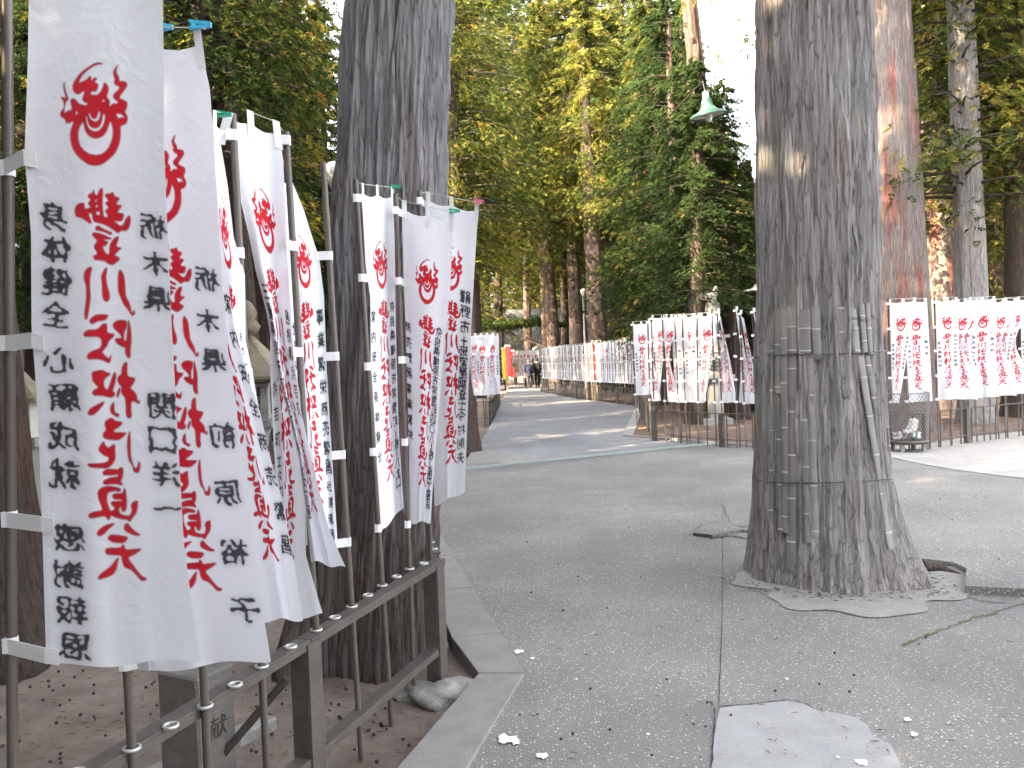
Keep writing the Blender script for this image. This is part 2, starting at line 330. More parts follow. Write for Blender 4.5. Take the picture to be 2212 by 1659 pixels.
def fill(mask, p, val=1.0):
    x0, y0 = np.maximum(np.floor(p.min(0)).astype(int) - 1, 0); x1, y1 = np.minimum(np.ceil(p.max(0)).astype(int) + 2, (mask.shape[1], mask.shape[0]))
    if x1 <= x0 or y1 <= y0: return
    q = np.roll(p, -1, 0); acc = np.zeros((y1 - y0, x1 - x0))
    xs = np.arange(x0, x1)[None, :]
    for sy in (0.25, 0.75):
        for sxx in (0.25, 0.75):
            X = xs + sxx; Y = np.arange(y0, y1)[:, None] + sy; ins = np.zeros(acc.shape, bool)
            for (ax, ay), (bx, by) in zip(p, q):
                if ay == by: continue
                c = (ay > Y) != (by > Y)
                if not c.any(): continue
                ins ^= c & (X < (bx - ax) * (Y - ay) / (by - ay) + ax)
            acc += ins * 0.25
    r = mask[y0:y1, x0:x1]; mask[y0:y1, x0:x1] = np.clip(r * (1 - acc) + val * acc, 0, 1)
Z4 = (108, 108, 0.16277); Z5 = (140.4, 378, 0.19523); Z6 = (162, 675, 0.19524); Z7 = (162, 961, 0.1953)
EMB = [(715,175),(640,155),(580,170),(520,210),(440,260),(380,320),(330,390),(300,450),(300,510),(330,560),(380,575),(410,555),(435,530),(460,545),(440,590),(428,640),(450,675),(500,692),(495,715),(470,725),(410,710),(375,695),(345,650),(300,625),(270,650),(275,700),(290,740),(285,770),(265,800),(255,775),(245,805),(235,780),(225,810),(205,805),(190,825),(185,800),(190,740),(215,660),(235,655),(240,630),(215,560),(190,480),(192,395),(175,440),(180,520),(205,590),(205,625),(150,605),(145,620),(180,665),(185,720),(180,760),(145,800),(135,830),(145,870),(190,890),(205,920),(215,975),(225,940),(240,935),(255,970),(270,935),(285,940),(300,925),(310,950),(290,1000),(270,1060),(268,1160),(285,1250),(320,1330),(370,1400),(440,1455),(500,1500),(600,1520),(690,1500),(760,1450),(850,1370),(900,1280),(925,1200),(935,1100),(930,995),(980,985),(1020,950),(1028,890),(1010,840),(990,810),(1015,760),(1028,700),(1000,665),(960,650),(920,630),(930,590),(980,530),(1020,470),(1015,425),(975,405),(915,405),(910,350),(880,300),(875,250),(912,172),(860,235),(835,280),(845,340),(860,380),(845,425),(870,455),(920,480),(910,515),(860,560),(835,595),(845,630),(880,660),(905,685),(890,705),(830,700),(805,735),(780,725),(790,680),(775,640),(745,610),(765,560),(778,500),(755,450),(720,415),(705,465),(680,530),(640,580),(590,590),(545,580),(530,555),(560,535),(600,540),(620,520),(640,460),(630,435),(590,415),(590,400),(620,380),(610,355),(580,360),(555,395),(545,385),(545,355),(520,330),(510,360),(460,395),(385,425),(385,400),(420,330),(480,270),(560,210),(620,185)]
EMBH = [[(440,935),(400,985),(370,1060),(372,1170),(395,1250),(440,1310),(510,1360),(600,1382),(680,1370),(740,1330),(790,1260),(830,1150),(835,1050),(815,960),(795,935),(775,990),(750,1070),(700,1130),(620,1160),(560,1150),(500,1110),(465,1050),(450,990)],
 [(470,870),(490,875),(500,940),(530,1000),(590,1025),(650,1010),(685,940),(700,840),(728,840),(730,910),(700,1000),(650,1060),(590,1070),(520,1040),(485,970)],
 [(512,825),(530,830),(550,880),(580,900),(615,890),(640,800),(668,805),(662,880),(635,930),(595,940),(545,915),(515,865)],
 [(686,662),(708,640),(730,662),(708,684)],[(330,825),(350,792),(372,825),(350,850)],[(880,830),(940,835),(985,885),(975,895),(950,880),(920,900),(900,895),(880,860)]]
P5 = [[(310,145),(300,180),(255,200),(250,230),(285,255),(255,290),(255,310),(280,330),(275,345),(215,360),(210,300),(190,288),(140,300),(110,340),(105,400),(120,440),(180,455),(230,490),(285,525),(290,500),(255,420),(270,400),(295,405),(300,450),(315,500),(360,510),(430,530),(480,555),(530,590),(580,630),(620,600),(680,605),(710,560),(725,490),(712,430),(670,470),(640,545),(600,550),(540,490),(580,500),(630,495),(655,415),(575,405),(590,375),(630,325),(565,315),(570,290),(605,240),(545,225),(525,170),(495,195),(440,195),(445,225),(475,260),(475,280),(445,285),(450,310),(480,345),(470,360),(445,370),(445,390),(470,430),(465,455),(430,450),(420,420),(410,300),(418,125),(380,145),(355,210),(325,200),(315,150)],
 [(340,550),(330,590),(380,600),(450,620),(490,645),(520,635),(510,620),(430,585),(370,545)],
 [(300,620),(300,650),(350,700),(350,725),(320,760),(320,790),(355,840),(350,860),(315,870),(310,890),(325,920),(430,930),(470,960),(520,980),(560,955),(600,925),(600,895),(555,880),(550,860),(590,820),(630,790),(575,785),(565,760),(580,720),(595,660),(545,680),(500,740),(490,790),(490,860),(460,860),(430,820),(410,770),(450,765),(480,720),(430,710),(430,695),(500,695),(520,690),(450,655),(390,630),(340,620)],
 [(295,995),(245,1005),(210,1060),(205,1120),(235,1210),(235,1350),(215,1480),(215,1570),(240,1575),(265,1450),(280,1330),(270,1200),(275,1100),(295,1020)],
 [(460,1000),(435,1020),(395,1100),(410,1200),(410,1320),(430,1370),(465,1385),(490,1350),(490,1290),(460,1190),(450,1100),(462,1040)],
 [(605,1020),(585,1080),(583,1200),(590,1280),(620,1350),(650,1420),(695,1470),(740,1550),(775,1515),(760,1475),(748,1505),(735,1510),(715,1410),(665,1320),(660,1180),(650,1090)],
 [(330,1525),(270,1575),(270,1605),(305,1625),(350,1595),(450,1585),(480,1525),(400,1520)]]
P5H = [[(350,250),(325,270),(335,285),(350,270)],[(350,305),(330,340),(365,345)],[(380,380),(335,395),(345,425),(385,430)]]
P6 = [[(305,100),(245,165),(140,165),(95,195),(90,225),(110,243),(240,238),(290,270),(290,340),(265,375),(180,400),(135,435),(128,470),(150,492),(230,485),(300,500),(375,540),(390,510),(395,460),(405,435),(385,465),(370,485),(340,465),(290,410),(310,395),(350,350),(370,290),(420,250),(435,215),(380,210),(350,195),(350,110),(335,100)],
 [(520,62),(450,75),(415,110),(425,155),(470,190),(510,240),(512,268),(450,265),(438,285),(465,325),(530,365),(550,360),(555,440),(580,485),(610,480),(610,380),(620,300),(618,200),(600,90),(590,60),(580,130),(575,200),(565,295),(550,300),(535,280),(540,190),(570,150),(575,80)],
 [(270,610),(185,632),(180,655),(188,690),(185,720),(220,765),(260,800),(200,830),(185,860),(210,890),(300,890),(390,918),(430,900),(440,860),(408,850),(440,760),(452,680),(440,625),(410,680),(380,780),(360,828),(330,820),(315,780),(315,720),(345,690),(395,655),(350,640),(310,615)],
 [(325,950),(240,990),(165,1030),(135,1080),(155,1105),(205,1100),(260,1050),(310,990)],
 [(430,960),(395,1000),(385,1050),(400,1090),(470,1135),(485,1110),(480,1095),(450,1090),(430,1060),(430,1000)],
 [(575,525),(535,540),(515,600),(510,665),(480,680),(465,720),(480,765),(515,800),(505,840),(515,880),(550,915),(560,980),(560,1110),(590,1155),(625,1130),(615,1050),(620,960),(660,965),(708,1000),(715,935),(705,965),(685,950),(680,900),(650,850),(605,815),(640,770),(670,705),(575,690),(572,600)],
 [(498,798),(465,850),(455,910),(470,915),(495,860)],
 [(385,1140),(330,1175),(325,1210),(345,1270),(310,1300),(305,1345),(340,1370),(440,1385),(490,1380),(540,1340),(575,1305),(430,1300),(425,1275),(460,1255),(505,1225),(525,1185),(440,1175),(415,1145)],
 [(315,1390),(285,1420),(255,1480),(270,1510),(320,1550),(370,1570),(370,1610),(310,1635),(120,1635),(160,1675),(300,1690),(360,1690),(410,1650),(445,1590),(440,1520),(440,1425),(400,1445),(365,1470),(330,1440)],
 [(605,1270),(575,1380),(575,1500),(590,1610),(635,1675),(645,1735),(685,1755),(710,1735),(720,1655),(700,1620),(690,1685),(660,1705),(640,1665),(612,1560),(610,1400)]]
P7 = [[(340,235),(300,270),(310,300),(380,305),(470,295),(478,325),(380,330),(310,365),(305,390),(330,405),(450,400),(520,420),(525,410),(500,370),(525,330),(530,220),(490,225),(475,245),(400,235)],
 [(370,420),(290,435),(245,480),(255,560),(290,640),(300,690),(200,700),(150,725),(145,755),(180,772),(330,745),(365,800),(385,770),(395,745),(450,770),(520,790),(570,795),(605,825),(625,790),(680,720),(690,650),(690,590),(640,605),(615,640),(630,700),(605,760),(540,750),(490,730),(480,670),(505,650),(515,700),(540,710),(565,680),(570,600),(560,500),(545,435),(525,510),(430,505),(405,530),(430,570),(515,575),(515,595),(410,590),(390,610),(410,640),(435,655),(430,690),(385,700),(350,600),(350,510),(370,490),(440,475),(490,488),(510,465),(470,440)],
 [(435,830),(330,850),(260,900),(235,940),(260,970),(310,955),(370,890),(425,850)],[(580,835),(545,850),(540,910),(600,950),(680,980),(728,968),(680,945),(620,890)],
 [(400,955),(360,980),(365,1010),(420,1045),(540,1055),(590,990),(500,970)],
 [(520,1065),(510,1105),(350,1102),(328,1130),(340,1170),(420,1180),(510,1185),(520,1260),(540,1320),(610,1345),(660,1390),(720,1465),(760,1478),(795,1450),(740,1430),(690,1370),(640,1300),(590,1235),(590,1210),(660,1180),(745,1120),(640,1125),(555,1130),(540,1080)],
 [(485,1205),(440,1240),(390,1310),(270,1390),(248,1430),(270,1445),(410,1405),(460,1330),(470,1250)]]
RED = np.zeros((CH, CW))
fill(RED, canon(EMB, *Z4))
for h in EMBH: fill(RED, canon(h, *Z4), 0.0)
for p in P5: fill(RED, canon(p, *Z5))
for h in P5H: fill(RED, canon(h, *Z5), 0.0)
for p in P6: fill(RED, canon(p, *Z6))
for p in P7: fill(RED, canon(p, *Z7))
def blur(a, r):
    k = np.exp(-0.5 * (np.arange(-3 * r, 3 * r + 1) / r) ** 2); k /= k.sum()
    a = np.apply_along_axis(lambda m: np.convolve(m, k, 'same'), 0, a)
    return np.apply_along_axis(lambda m: np.convolve(m, k, 'same'), 1, a)
_GL = {}
def glyph(ch, n=64):
    if ch in _GL: return _GL[ch]
    cu = bpy.data.curves.new('glyph', 'FONT'); cu.body = ch; cu.resolution_u = 3
    o = bpy.data.objects.new('glyph', cu); col.objects.link(o)
    dg = bpy.context.evaluated_depsgraph_get(); ev = o.evaluated_get(dg); me = ev.to_mesh()
    img = np.zeros((n, n))
    if len(me.vertices):
        co = np.array([v.co[:2] for v in me.vertices]); me.calc_loop_triangles()
        tr = np.array([t.vertices[:] for t in me.loop_triangles])
        lo = co.min(0); hi = co.max(0); s = (n - 14) / max(0.55, (hi - lo).max()); c = (lo + hi) / 2
        P = (co - c) * s + n / 2; P[:, 1] = n - P[:, 1]
        if len(tr):
            yy, xx = np.mgrid[0:n, 0:n] + 0.5
            for t in tr:
                a, b, d = P[t]; x0, y0 = np.floor(np.minimum(np.minimum(a, b), d)).astype(int) - 1; x1, y1 = np.ceil(np.maximum(np.maximum(a, b), d)).astype(int) + 1
                x0 = max(x0, 0); y0 = max(y0, 0); X = xx[y0:y1, x0:x1]; Y = yy[y0:y1, x0:x1]
                e = lambda p, q: (q[0] - p[0]) * (Y - p[1]) - (q[1] - p[1]) * (X - p[0])
                e1, e2, e3 = e(a, b), e(b, d), e(d, a)
                img[y0:y1, x0:x1][((e1 >= 0) & (e2 >= 0) & (e3 >= 0)) | ((e1 <= 0) & (e2 <= 0) & (e3 <= 0))] = 1
    ev.to_mesh_clear(); bpy.data.objects.remove(o); bpy.data.curves.remove(cu)
    # brush look: swell the strokes unevenly
    yy, xx = np.mgrid[0:n, 0:n]; sd_ = (ord(ch) * 7) % 97
    wob = (vnoise(xx / 9.0 + sd_, yy / 9.0, 256) - 0.5) * 5; wob2 = (vnoise(xx / 9.0, yy / 9.0 + sd_ * 3, 256, 3) - 0.5) * 5
    xi = np.clip(xx + wob, 0, n - 1).astype(int); yi = np.clip(yy + wob2 + 0.10 * (xx - n / 2), 0, n - 1).astype(int)
    img = blur(img, 2.1)[yi, xi]
    th = 0.10 + 0.24 * vnoise(xx / 11.0 + sd_, yy / 11.0 + 5, 256, 5)
    img = np.clip((img - th) * 7, 0, 1)
    _GL[ch] = img; return img
def put(mask, ch, cx, cy, wd, ht, mirror, rot=0.0):
    g = glyph(ch); n = g.shape[0]
    if mirror: g = g[:, ::-1]
    x0, x1 = int(cx - wd * 0.62), int(cx + wd * 0.62); y0, y1 = int(cy - ht * 0.62), int(cy + ht * 0.62)
    ys, xs = np.mgrid[max(y0, 0):min(y1, CH), max(x0, 0):min(x1, CW)]
    if not ys.size: return
    a = (xs - cx) / wd; b = (ys - cy) / ht; a, b = a * math.cos(rot) + b * math.sin(rot), -a * math.sin(rot) + b * math.cos(rot)
    gx = np.clip(((a + 0.5) * (n - 10) + 5), 0, n - 1).astype(int); gy = np.clip(((b + 0.5) * (n - 10) + 5), 0, n - 1).astype(int)
    r = mask[max(y0, 0):min(y1, CH), max(x0, 0):min(x1, CW)]; np.maximum(r, g[gy, gx], out=r)
def banner_image(name, cols, front=False, textmirror=None):
    """cols: list of (u centre, [(char, s-height centre on the cloth, size)...])"""
    mir = (not front) if textmirror is None else textmirror
    red = RED[:, ::-1] if front else RED
    K = np.zeros((CH, CW)); rs = random.Random(name)
    for u, chars in cols:
        for ch, y, sz in chars:
            put(K, ch, u * CW + rs.uniform(-4, 4), (y + 81) / 1507 * CH, sz * 1.07 * 1.16, sz * 1.1, mir, rs.uniform(-0.07, 0.07))
    halo = blur(K, 8) * 0.62; edge = blur(K, 1.2)
    k = np.clip(np.maximum(edge * 0.96, halo * 0.85), 0, 0.96)
    rb = blur(red, 0.8); ring = np.clip(blur(red, 1.5) * 4 * (1 - blur(red, 1.5)), 0, 1)
    img = np.ones((CH, CW, 4), np.float32); base = np.array([0.835, 0.845, 0.905])
    redc = np.array([0.60, 0.018, 0.03]); redd = np.array([0.25, 0.03, 0.06])
    c = base * (1 - rb[..., None]) + redc * rb[..., None]
    c = c * (1 - 0.5 * ring[..., None]) + redd * 0.5 * ring[..., None]
    ink = np.array([0.018, 0.018, 0.03]); c = c * (1 - k[..., None]) + ink * k[..., None]
    # hem stitching
    yy, xx = np.mgrid[0:CH, 0:CW]
    hem = ((np.abs(xx - 8) < 1) | (np.abs(xx - CW + 9) < 1) | (np.abs(yy - 12) < 1)) * 0.06
    st = (vnoise(xx / 60.0, yy / 120.0, 256, 9) - 0.5) * 0.05
    c = c * (1 - hem[..., None] + st[..., None])
    img[..., :3] = np.clip(c, 0, 1); img = img[::-1]
    im = bpy.data.images.new(name, CW, CH, float_buffer=True); im.colorspace_settings.name = 'Non-Color'
    im.pixels.foreach_set(np.ascontiguousarray(img).ravel()); im.update(); im.pack()
    return im
def colchars(s, y0, y1, sz):
    cs = list(s); n = len(cs); return [(c, y0 + (y1 - y0) * i / max(1, n - 1), sz) for i, c in enumerate(cs) if c != ' ']
def cloth_mat(name, im=None, color=None, trans=0.22):
    m, n, ns, ls = newmat(name)
    if im:
        t = ns.new('ShaderNodeTexImage'); t.image = im; t.interpolation = 'Linear'; t.extension = 'EXTEND'; uv = ns.new('ShaderNodeUVMap'); uv.uv_map = 'UVMap'; ls.new(uv.outputs[0], t.inputs[0]); src = t.outputs[0]
    else:
        t = ns.new('ShaderNodeRGB'); t.outputs[0].default_value = (*color, 1); src = t.outputs[0]
    d = ns.new('ShaderNodeBsdfPrincipled'); d.inputs['Roughness'].default_value = 0.85; d.inputs['Specular IOR Level'].default_value = 0.15; d.inputs['Sheen Weight'].default_value = 0.1
    tr = ns.new('ShaderNodeBsdfTranslucent'); ls.new(src, d.inputs['Base Color']); ls.new(src, tr.inputs[0])
    v = coords(ns, ls, (1, 1, 1)); no = N(ns, 'ShaderNodeTexNoise'); no.inputs['Scale'].default_value = 300; no.inputs['Detail'].default_value = 2; ls.new(v, no.inputs['Vector'])
    no2 = N(ns, 'ShaderNodeTexNoise'); no2.inputs['Scale'].default_value = 14; no2.inputs['Detail'].default_value = 6; no2.inputs['Distortion'].default_value = 1.2; ls.new(v, no2.inputs['Vector'])
    b1 = ns.new('ShaderNodeBump'); b1.inputs['Strength'].default_value = 0.25; b1.inputs['Distance'].default_value = 0.0012; ls.new(no.outputs[0], b1.inputs['Height'])
    b2 = ns.new('ShaderNodeBump'); b2.inputs['Strength'].default_value = 0.35; b2.inputs['Distance'].default_value = 0.012; ls.new(no2.outputs[0], b2.inputs['Height']); ls.new(b1.outputs[0], b2.inputs['Normal'])
    ls.new(b2.outputs[0], d.inputs['Normal'])
    mx = ns.new('ShaderNodeMixShader'); mx.inputs[0].default_value = trans; ls.new(d.outputs[0], mx.inputs[1]); ls.new(tr.outputs[0], mx.inputs[2])
    o = ns.new('ShaderNodeOutputMaterial'); ls.new(mx.outputs[0], o.inputs[0]); return m

def part(root, name, mb, mat, smooth=False, label=None):
    L = root.matrix_world.translation if root.parent is None else Vector((0, 0, 0))
    L = Vector(root.location)
    o = mesh(name, [p - L for p in mb.v], mb.f, mat, root, smooth)
    if label: o['label'] = label
    return o

# ================================================================= GROUND
def sheet(name, pts, z, mat, kind='structure', sub=0):
    bm = bmesh.new(); vs_ = [bm.verts.new((p[0], p[1], z)) for p in pts]; f = bm.faces.new(vs_)
    if f.normal.z < 0: bmesh.ops.reverse_faces(bm, faces=[f])
    bm.normal_update()
    if f.normal.z < 0: f.normal_flip()
    me = bpy.data.meshes.new(name); bm.to_mesh(me); bm.free(); me.materials.append(mat)
    o = bpy.data.objects.new(name, me); col.objects.link(o); o['kind'] = kind; return o
# soil everywhere, gently uneven, a hand's breadth below the paving
gx = np.concatenate([np.linspace(-200, -14, 20), np.linspace(-13, 22, 120), np.linspace(24, 200, 20)])
gy = np.concatenate([np.linspace(-60, -3, 12), np.linspace(-2, 50, 170), np.linspace(52, 300, 26)])
GXX, GYY = np.meshgrid(gx, gy, indexing='ij'); nx_, ny_ = GXX.shape
GZ = -0.075 + 0.03 * (vnoise(np.abs(GXX) * 1.3, np.abs(GYY) * 1.3) - 0.5) + 0.02 * (vnoise(np.abs(GXX) * 6, np.abs(GYY) * 6, 256, 2) - 0.5)
# ground beyond the right-hand fence and the far bed sits level with the path
GI = (np.arange(nx_ - 1)[:, None] * ny_ + np.arange(ny_ - 1)[None, :]).ravel()
o = npmesh('ground', np.stack([GXX.ravel(), GYY.ravel(), GZ.ravel()], 1), np.stack([GI, GI + ny_, GI + ny_ + 1, GI + 1], 1), M_SOIL, smooth=True)
tag(o, kind='structure')

C1 = G(1133, 1459); E1 = G(1077, 1339); E2 = G(937, 1116); C0 = G(1033, 1626)
dn = (C0 - C1).normalized(); CB = C1 + dn * 4.0
up_ = (E2 - E1).normalized(); E3 = E2 + up_ * 2.6
KO = [CB, C1, E2, E3]                      # kerb outer edge (path side)
I1 = G(1033, 1459, 0); I0 = G(977, 1536, 0); Iu = G(948, 1263, 0)
farleft = [G(1010, 1000), G(1050, 935), G(1062, 915), G(1084, 866), G(1098, 838)]
KR = [G(1167, 846), G(1245, 861.6), G(1378, 877), G(1345, 943), G(1560, 960), G(1667, 968)]
RS = [G(1925, 988), G(1990, 1003), G(2080, 1018), G(2212, 1034), G(2330, 1048)]
FB = [G(1410, 944), G(1560, 956), G(1668, 965)]
path_far = [G(1060, 852), G(1100, 830)]
road = [p + Vector((-0.03, 0, 0)) for p in (CB, C1, E2, E3)] + farleft + [G(1100, 832) , G(1168, 834)] + KR + [RS[0], RS[1], RS[2], RS[3], RS[4], Vector((14, 6, 0)), Vector((14, -4, 0)), Vector((CB.x, -4, 0))]
sheet('pavement', road, 0.0, M_PAVE)
# older grey-blue asphalt of the long path beyond the drain
pf = [G(1006, 1019), G(1000, 1000)] + farleft + [G(1100, 832), G(1168, 834)] + KR[:4] + [G(1552, 960)]
sheet('path', pf, 0.004, M_PATH)
sheet('dirt_patch', [G(1004, 1004), G(1060, 1000), G(1120, 1001), G(1175, 996), G(1140, 984), G(1080, 977), G(1020, 972)], 0.008, M_CEM2)
# pale sand area on the right, needle-brown soil beyond the fences
sheet('sand_yard', RS + [G(2330, 925), G(2212, 932), G(2090, 945), G(1997, 960), G(1900, 966)], 0.006, M_SAND)
RB = [G(1378, 873.5), G(1349, 940), G(1412, 944), G(1560, 956), G(1668, 965), G(1800, 970), G(1900, 964), G(1997, 959), G(2090, 944), G(2212, 930), G(2330, 922), Vector((60, 17, 0)), Vector((60, 70, 0)), Vector((3, 70, 0)), G(1167, 845)]
o = sheet('woodland_floor', RB, 0.0, M_SOILR)
# drain strip across the mouth of the path
a0, a1 = G(1000, 1014), G(1556, 957); dd = (a1 - a0).normalized(); pn = Vector((-dd.y, dd.x, 0))
b = MB(); hw = 0.13
b.add([a0 - pn * hw, a1 - pn * hw, a1 + pn * hw, a0 + pn * hw] , [(0, 1, 2, 3)])
for v in b.v: v.z = 0.0085
for i in range(90):
    t = (i + 0.5) / 90; c = a0.lerp(a1, t); c.z = 0.0115
    b.box(c, (0.035, hw * 1.8, 0.006), math.atan2(dd.y, dd.x))
o = b.build('drain_cover', M_STRIP); tag(o, 'pale green ribbed drain strip running across the mouth of the far path', 'drain cover')
# paler cement ring round the right-hand tree, patch and cracks
TB = G(1822, 1262)
ring = []
for k in range(120):
    t = 2 * math.pi * k / 120; rr = 0.66 + 0.09 * math.sin(3 * t + 1) + 0.05 * math.sin(7 * t) + 0.03 * math.sin(13 * t)
    ring.append(TB + Vector((0.06 + rr * math.cos(t) * 1.12, rr * math.sin(t) * 0.9 - 0.02, 0)))
sheet('cement_collar', ring, 0.006, M_CEM2)
sheet('cement_patch', [G(x, y) for x, y in [(1538, 1659), (1541, 1610), (1548, 1560), (1556, 1531), (1610, 1524), (1690, 1517), (1712, 1515), (1735, 1521), (1757, 1528), (1775, 1538), (1810, 1542), (1845, 1551), (1872, 1566), (1886, 1590), (1925, 1612), (1945, 1650), (1960, 1720), (1960, 1800), (1530, 1800)]], 0.004, M_CEM)
def crack(name, pts, wd, mat=M_CRACK, z=0.005, label=None, cat=None, jit=1.0):
    P = [G(*p) for p in pts]; V = []; F = []; Q = []
    for i in range(len(P) - 1):
        n = 8
        for k in range(n): Q.append(P[i].lerp(P[i + 1], k / n))
    Q.append(P[-1])
    for i, p in enumerate(Q):
        d = (Q[min(i + 1, len(Q) - 1)] - Q[max(i - 1, 0)]).normalized(); n = Vector((-d.y, d.x, 0))
        j = random.uniform(-1, 1) * wd * jit; ww = wd * random.uniform(0.35, 1.0) * (0.3 if i in (0, len(Q) - 1) else 1)
        V += [p + n * (j + ww / 2) + Vector((0, 0, z)), p + n * (j - ww / 2) + Vector((0, 0, z))]
    for i in range(len(Q) - 1): F.append((2 * i, 2 * i + 1, 2 * i + 3, 2 * i + 2))
    o = mesh(name, V, F, mat); 
    o['kind'] = 'structure' if not cat else 'thing'
    if label: o['label'] = label
    if cat: o['category'] = cat
    return o
crack('pavement_joint', [(1562, 1085), (1561, 1200), (1560, 1330), (1556, 1440), (1552, 1530)], 0.006, jit=0.25)
crack('pavement_crack', [(1552, 1528), (1620, 1523), (1700, 1514), (1735, 1521), (1775, 1538)], 0.009, jit=0.4)
crack('pavement_crack', [(1545, 1530), (1541, 1600), (1537, 1659)], 0.009, jit=0.3)
crack('pavement_crack', [(1525, 1515), (1548, 1528)], 0.010)
crack('pavement_crack', [(1497, 1157), (1540, 1163), (1580, 1158), (1625, 1167), (1668, 1150)], 0.05, jit=0.3)
crack('pavement_crack', [(2000, 1226), (2040, 1237), (2085, 1250), (2085, 1288)], 0.05, jit=0.3)
crack('pavement_crack', [(1590, 1265), (1620, 1245), (1650, 1232)], 0.014)
crack('pavement_crack', [(2085, 1290), (2130, 1300), (2212, 1307)], 0.012)
crack('pavement_crack', [(1495, 1150), (1520, 1132), (1575, 1128), (1560, 1090)], 0.012)
crack('pavement_crack', [(1285, 1215), (1315, 1219)], 0.010)
crack('pavement_crack', [(1440, 1112), (1500, 1100), (1560, 1088)], 0.008)
o = crack('moss_line', [(1950, 1396), (2000, 1376), (2060, 1352), (2120, 1332), (2165, 1320)], 0.022, M_MOSS, 0.006, jit=0.9); o['kind'] = 'stuff'
crack('pavement_joint', [(2150, 1322), (2260, 1290)], 0.012, jit=0.3)
# slabs the roots have lifted
def lifted(name, pts, h, label):
    P = [G(*p) for p in pts]; n = len(P); V = []; 
    V = [p + Vector((0, 0, -0.02)) for p in P] + [p + Vector((0, 0, 0.01 + h * (hh))) for p, hh in zip(P, [1, 0.9, 0.5, 0.6, 0.5, 0.9, 1][:n])]
    F = [tuple(range(n, 2 * n))] + [(i, (i + 1) % n, n + (i + 1) % n, n + i) for i in range(n)]
    o = mesh(name, V, F, M_PAVE); tag(o, label, 'paving slab'); return o
lifted('paving_slab', [(1497, 1157), (1508, 1148), (1560, 1132), (1665, 1139), (1667, 1152), (1600, 1150), (1540, 1162)], 0.016, 'cracked paving slab lifted by roots left of the bamboo-wrapped trunk')
lifted('paving_slab', [(2085, 1283), (2088, 1242), (2060, 1224), (2000, 1217), (2110, 1216), (2225, 1228), (2225, 1290)], 0.04, 'pale paving slab lifted by roots at the right edge of the photo')
b = MB(); b.tube([G(1530, 1160) + Vector((0, 0, 0)), G(1580, 1146) + Vector((0, 0, 0.012)), G(1660, 1143) + Vector((0, 0, 0.03))], [0.012, 0.022, 0.035], 8)
o = b.build('surface_root', M_BARK, smooth=True); tag(o, 'grey root breaking through the pavement left of the bamboo-wrapped trunk', 'root')
b = MB(); b.tube([G(1990, 1235) + Vector((0, 0, 0.04)), G(2030, 1232) + Vector((0, 0, 0.01)), G(2085, 1243) + Vector((0, 0, -0.02))], [0.05, 0.035, 0.02], 8)
o = b.build('surface_root', M_BARKD, smooth=True); tag(o, 'dark root running from the bamboo-wrapped trunk under the right-hand slab', 'root')

# kerb of long granite slabs
kerb = empty('kerb', tuple(C1)); tag(kerb, 'grey granite kerb slabs bending round the corner of the left fence', 'kerb')
def kslab(p0, p1, q1, q0, h=0.012, depth=0.13, root=kerb, mat=M_SLAB):
    b = MB(); g = 0.004
    c = (p0 + p1 + q0 + q1) / 4
    P = [p + (c - p).normalized() * g for p in (p0, p1, q1, q0)]
    b.add([p + Vector((0, 0, h)) for p in P] + [p + Vector((0, 0, -depth)) for p in P], [(0, 1, 2, 3), (7, 6, 5, 4), (0, 4, 5, 1), (1, 5, 6, 2), (2, 6, 7, 3), (3, 7, 4, 0)])
    o = part(root, 'kerb_slab', b, mat); bevel(o, 0.004); return o
wdir = Vector((-up_.y, up_.x, 0)); kw = 0.27
inner = lambda p: p + wdir * kw
dnp = Vector((-dn.y, dn.x, 0)); 
if dnp.x > 0: dnp = -dnp
# mitre corner
Cin = I1
L = (E3 - C1).length; cuts = [0, 0.62, 1.6, 2.6, 3.6, 4.6, 5.6, L]
for a, c in zip(cuts[:-1], cuts[1:]):
    p0 = C1 + up_ * a; p1 = C1 + up_ * min(c, L); q1 = p1 + wdir * kw; q0 = Cin if a == 0 else p0 + wdir * kw
    kslab(p0, p1, q1, q0, 0.010 + random.uniform(0, 0.004))
cuts = [0, 1.2, 2.4, 3.9]
for a, c in zip(cuts[:-1], cuts[1:]):
    p0 = C1 + dn * a; p1 = C1 + dn * c; q1 = p1 + dnp * kw; q0 = Cin if a == 0 else p0 + dnp * kw
    kslab(p0, p1, q1, q0, 0.010 + random.uniform(0, 0.004))
kr = empty('kerb', tuple(KR[3])); tag(kr, 'pale granite kerb slabs on the right corner of the far path', 'kerb')
kk = [G(1378, 877), G(1362, 905), G(1345, 943)]; ki = [G(1392, 879), G(1380, 907), G(1367, 944)]
for i in range(2): kslab(kk[i], kk[i + 1], ki[i + 1], ki[i], 0.03, 0.1, kr, M_CEM)
kr2 = empty('kerb', tuple(G(1450, 950))); tag(kr2, 'low kerb slabs at the foot of the middle fence behind the trunk', 'kerb')
ka = [G(1345, 943), G(1410, 947), G(1485, 953), G(1560, 960), G(1615, 964), G(1667, 968)]
for i in range(5):
    ds = Vector((0.0, 0.14, 0)); kslab(ka[i], ka[i + 1], ka[i + 1] + ds, ka[i] + ds, 0.03, 0.1, kr2, M_CEM)

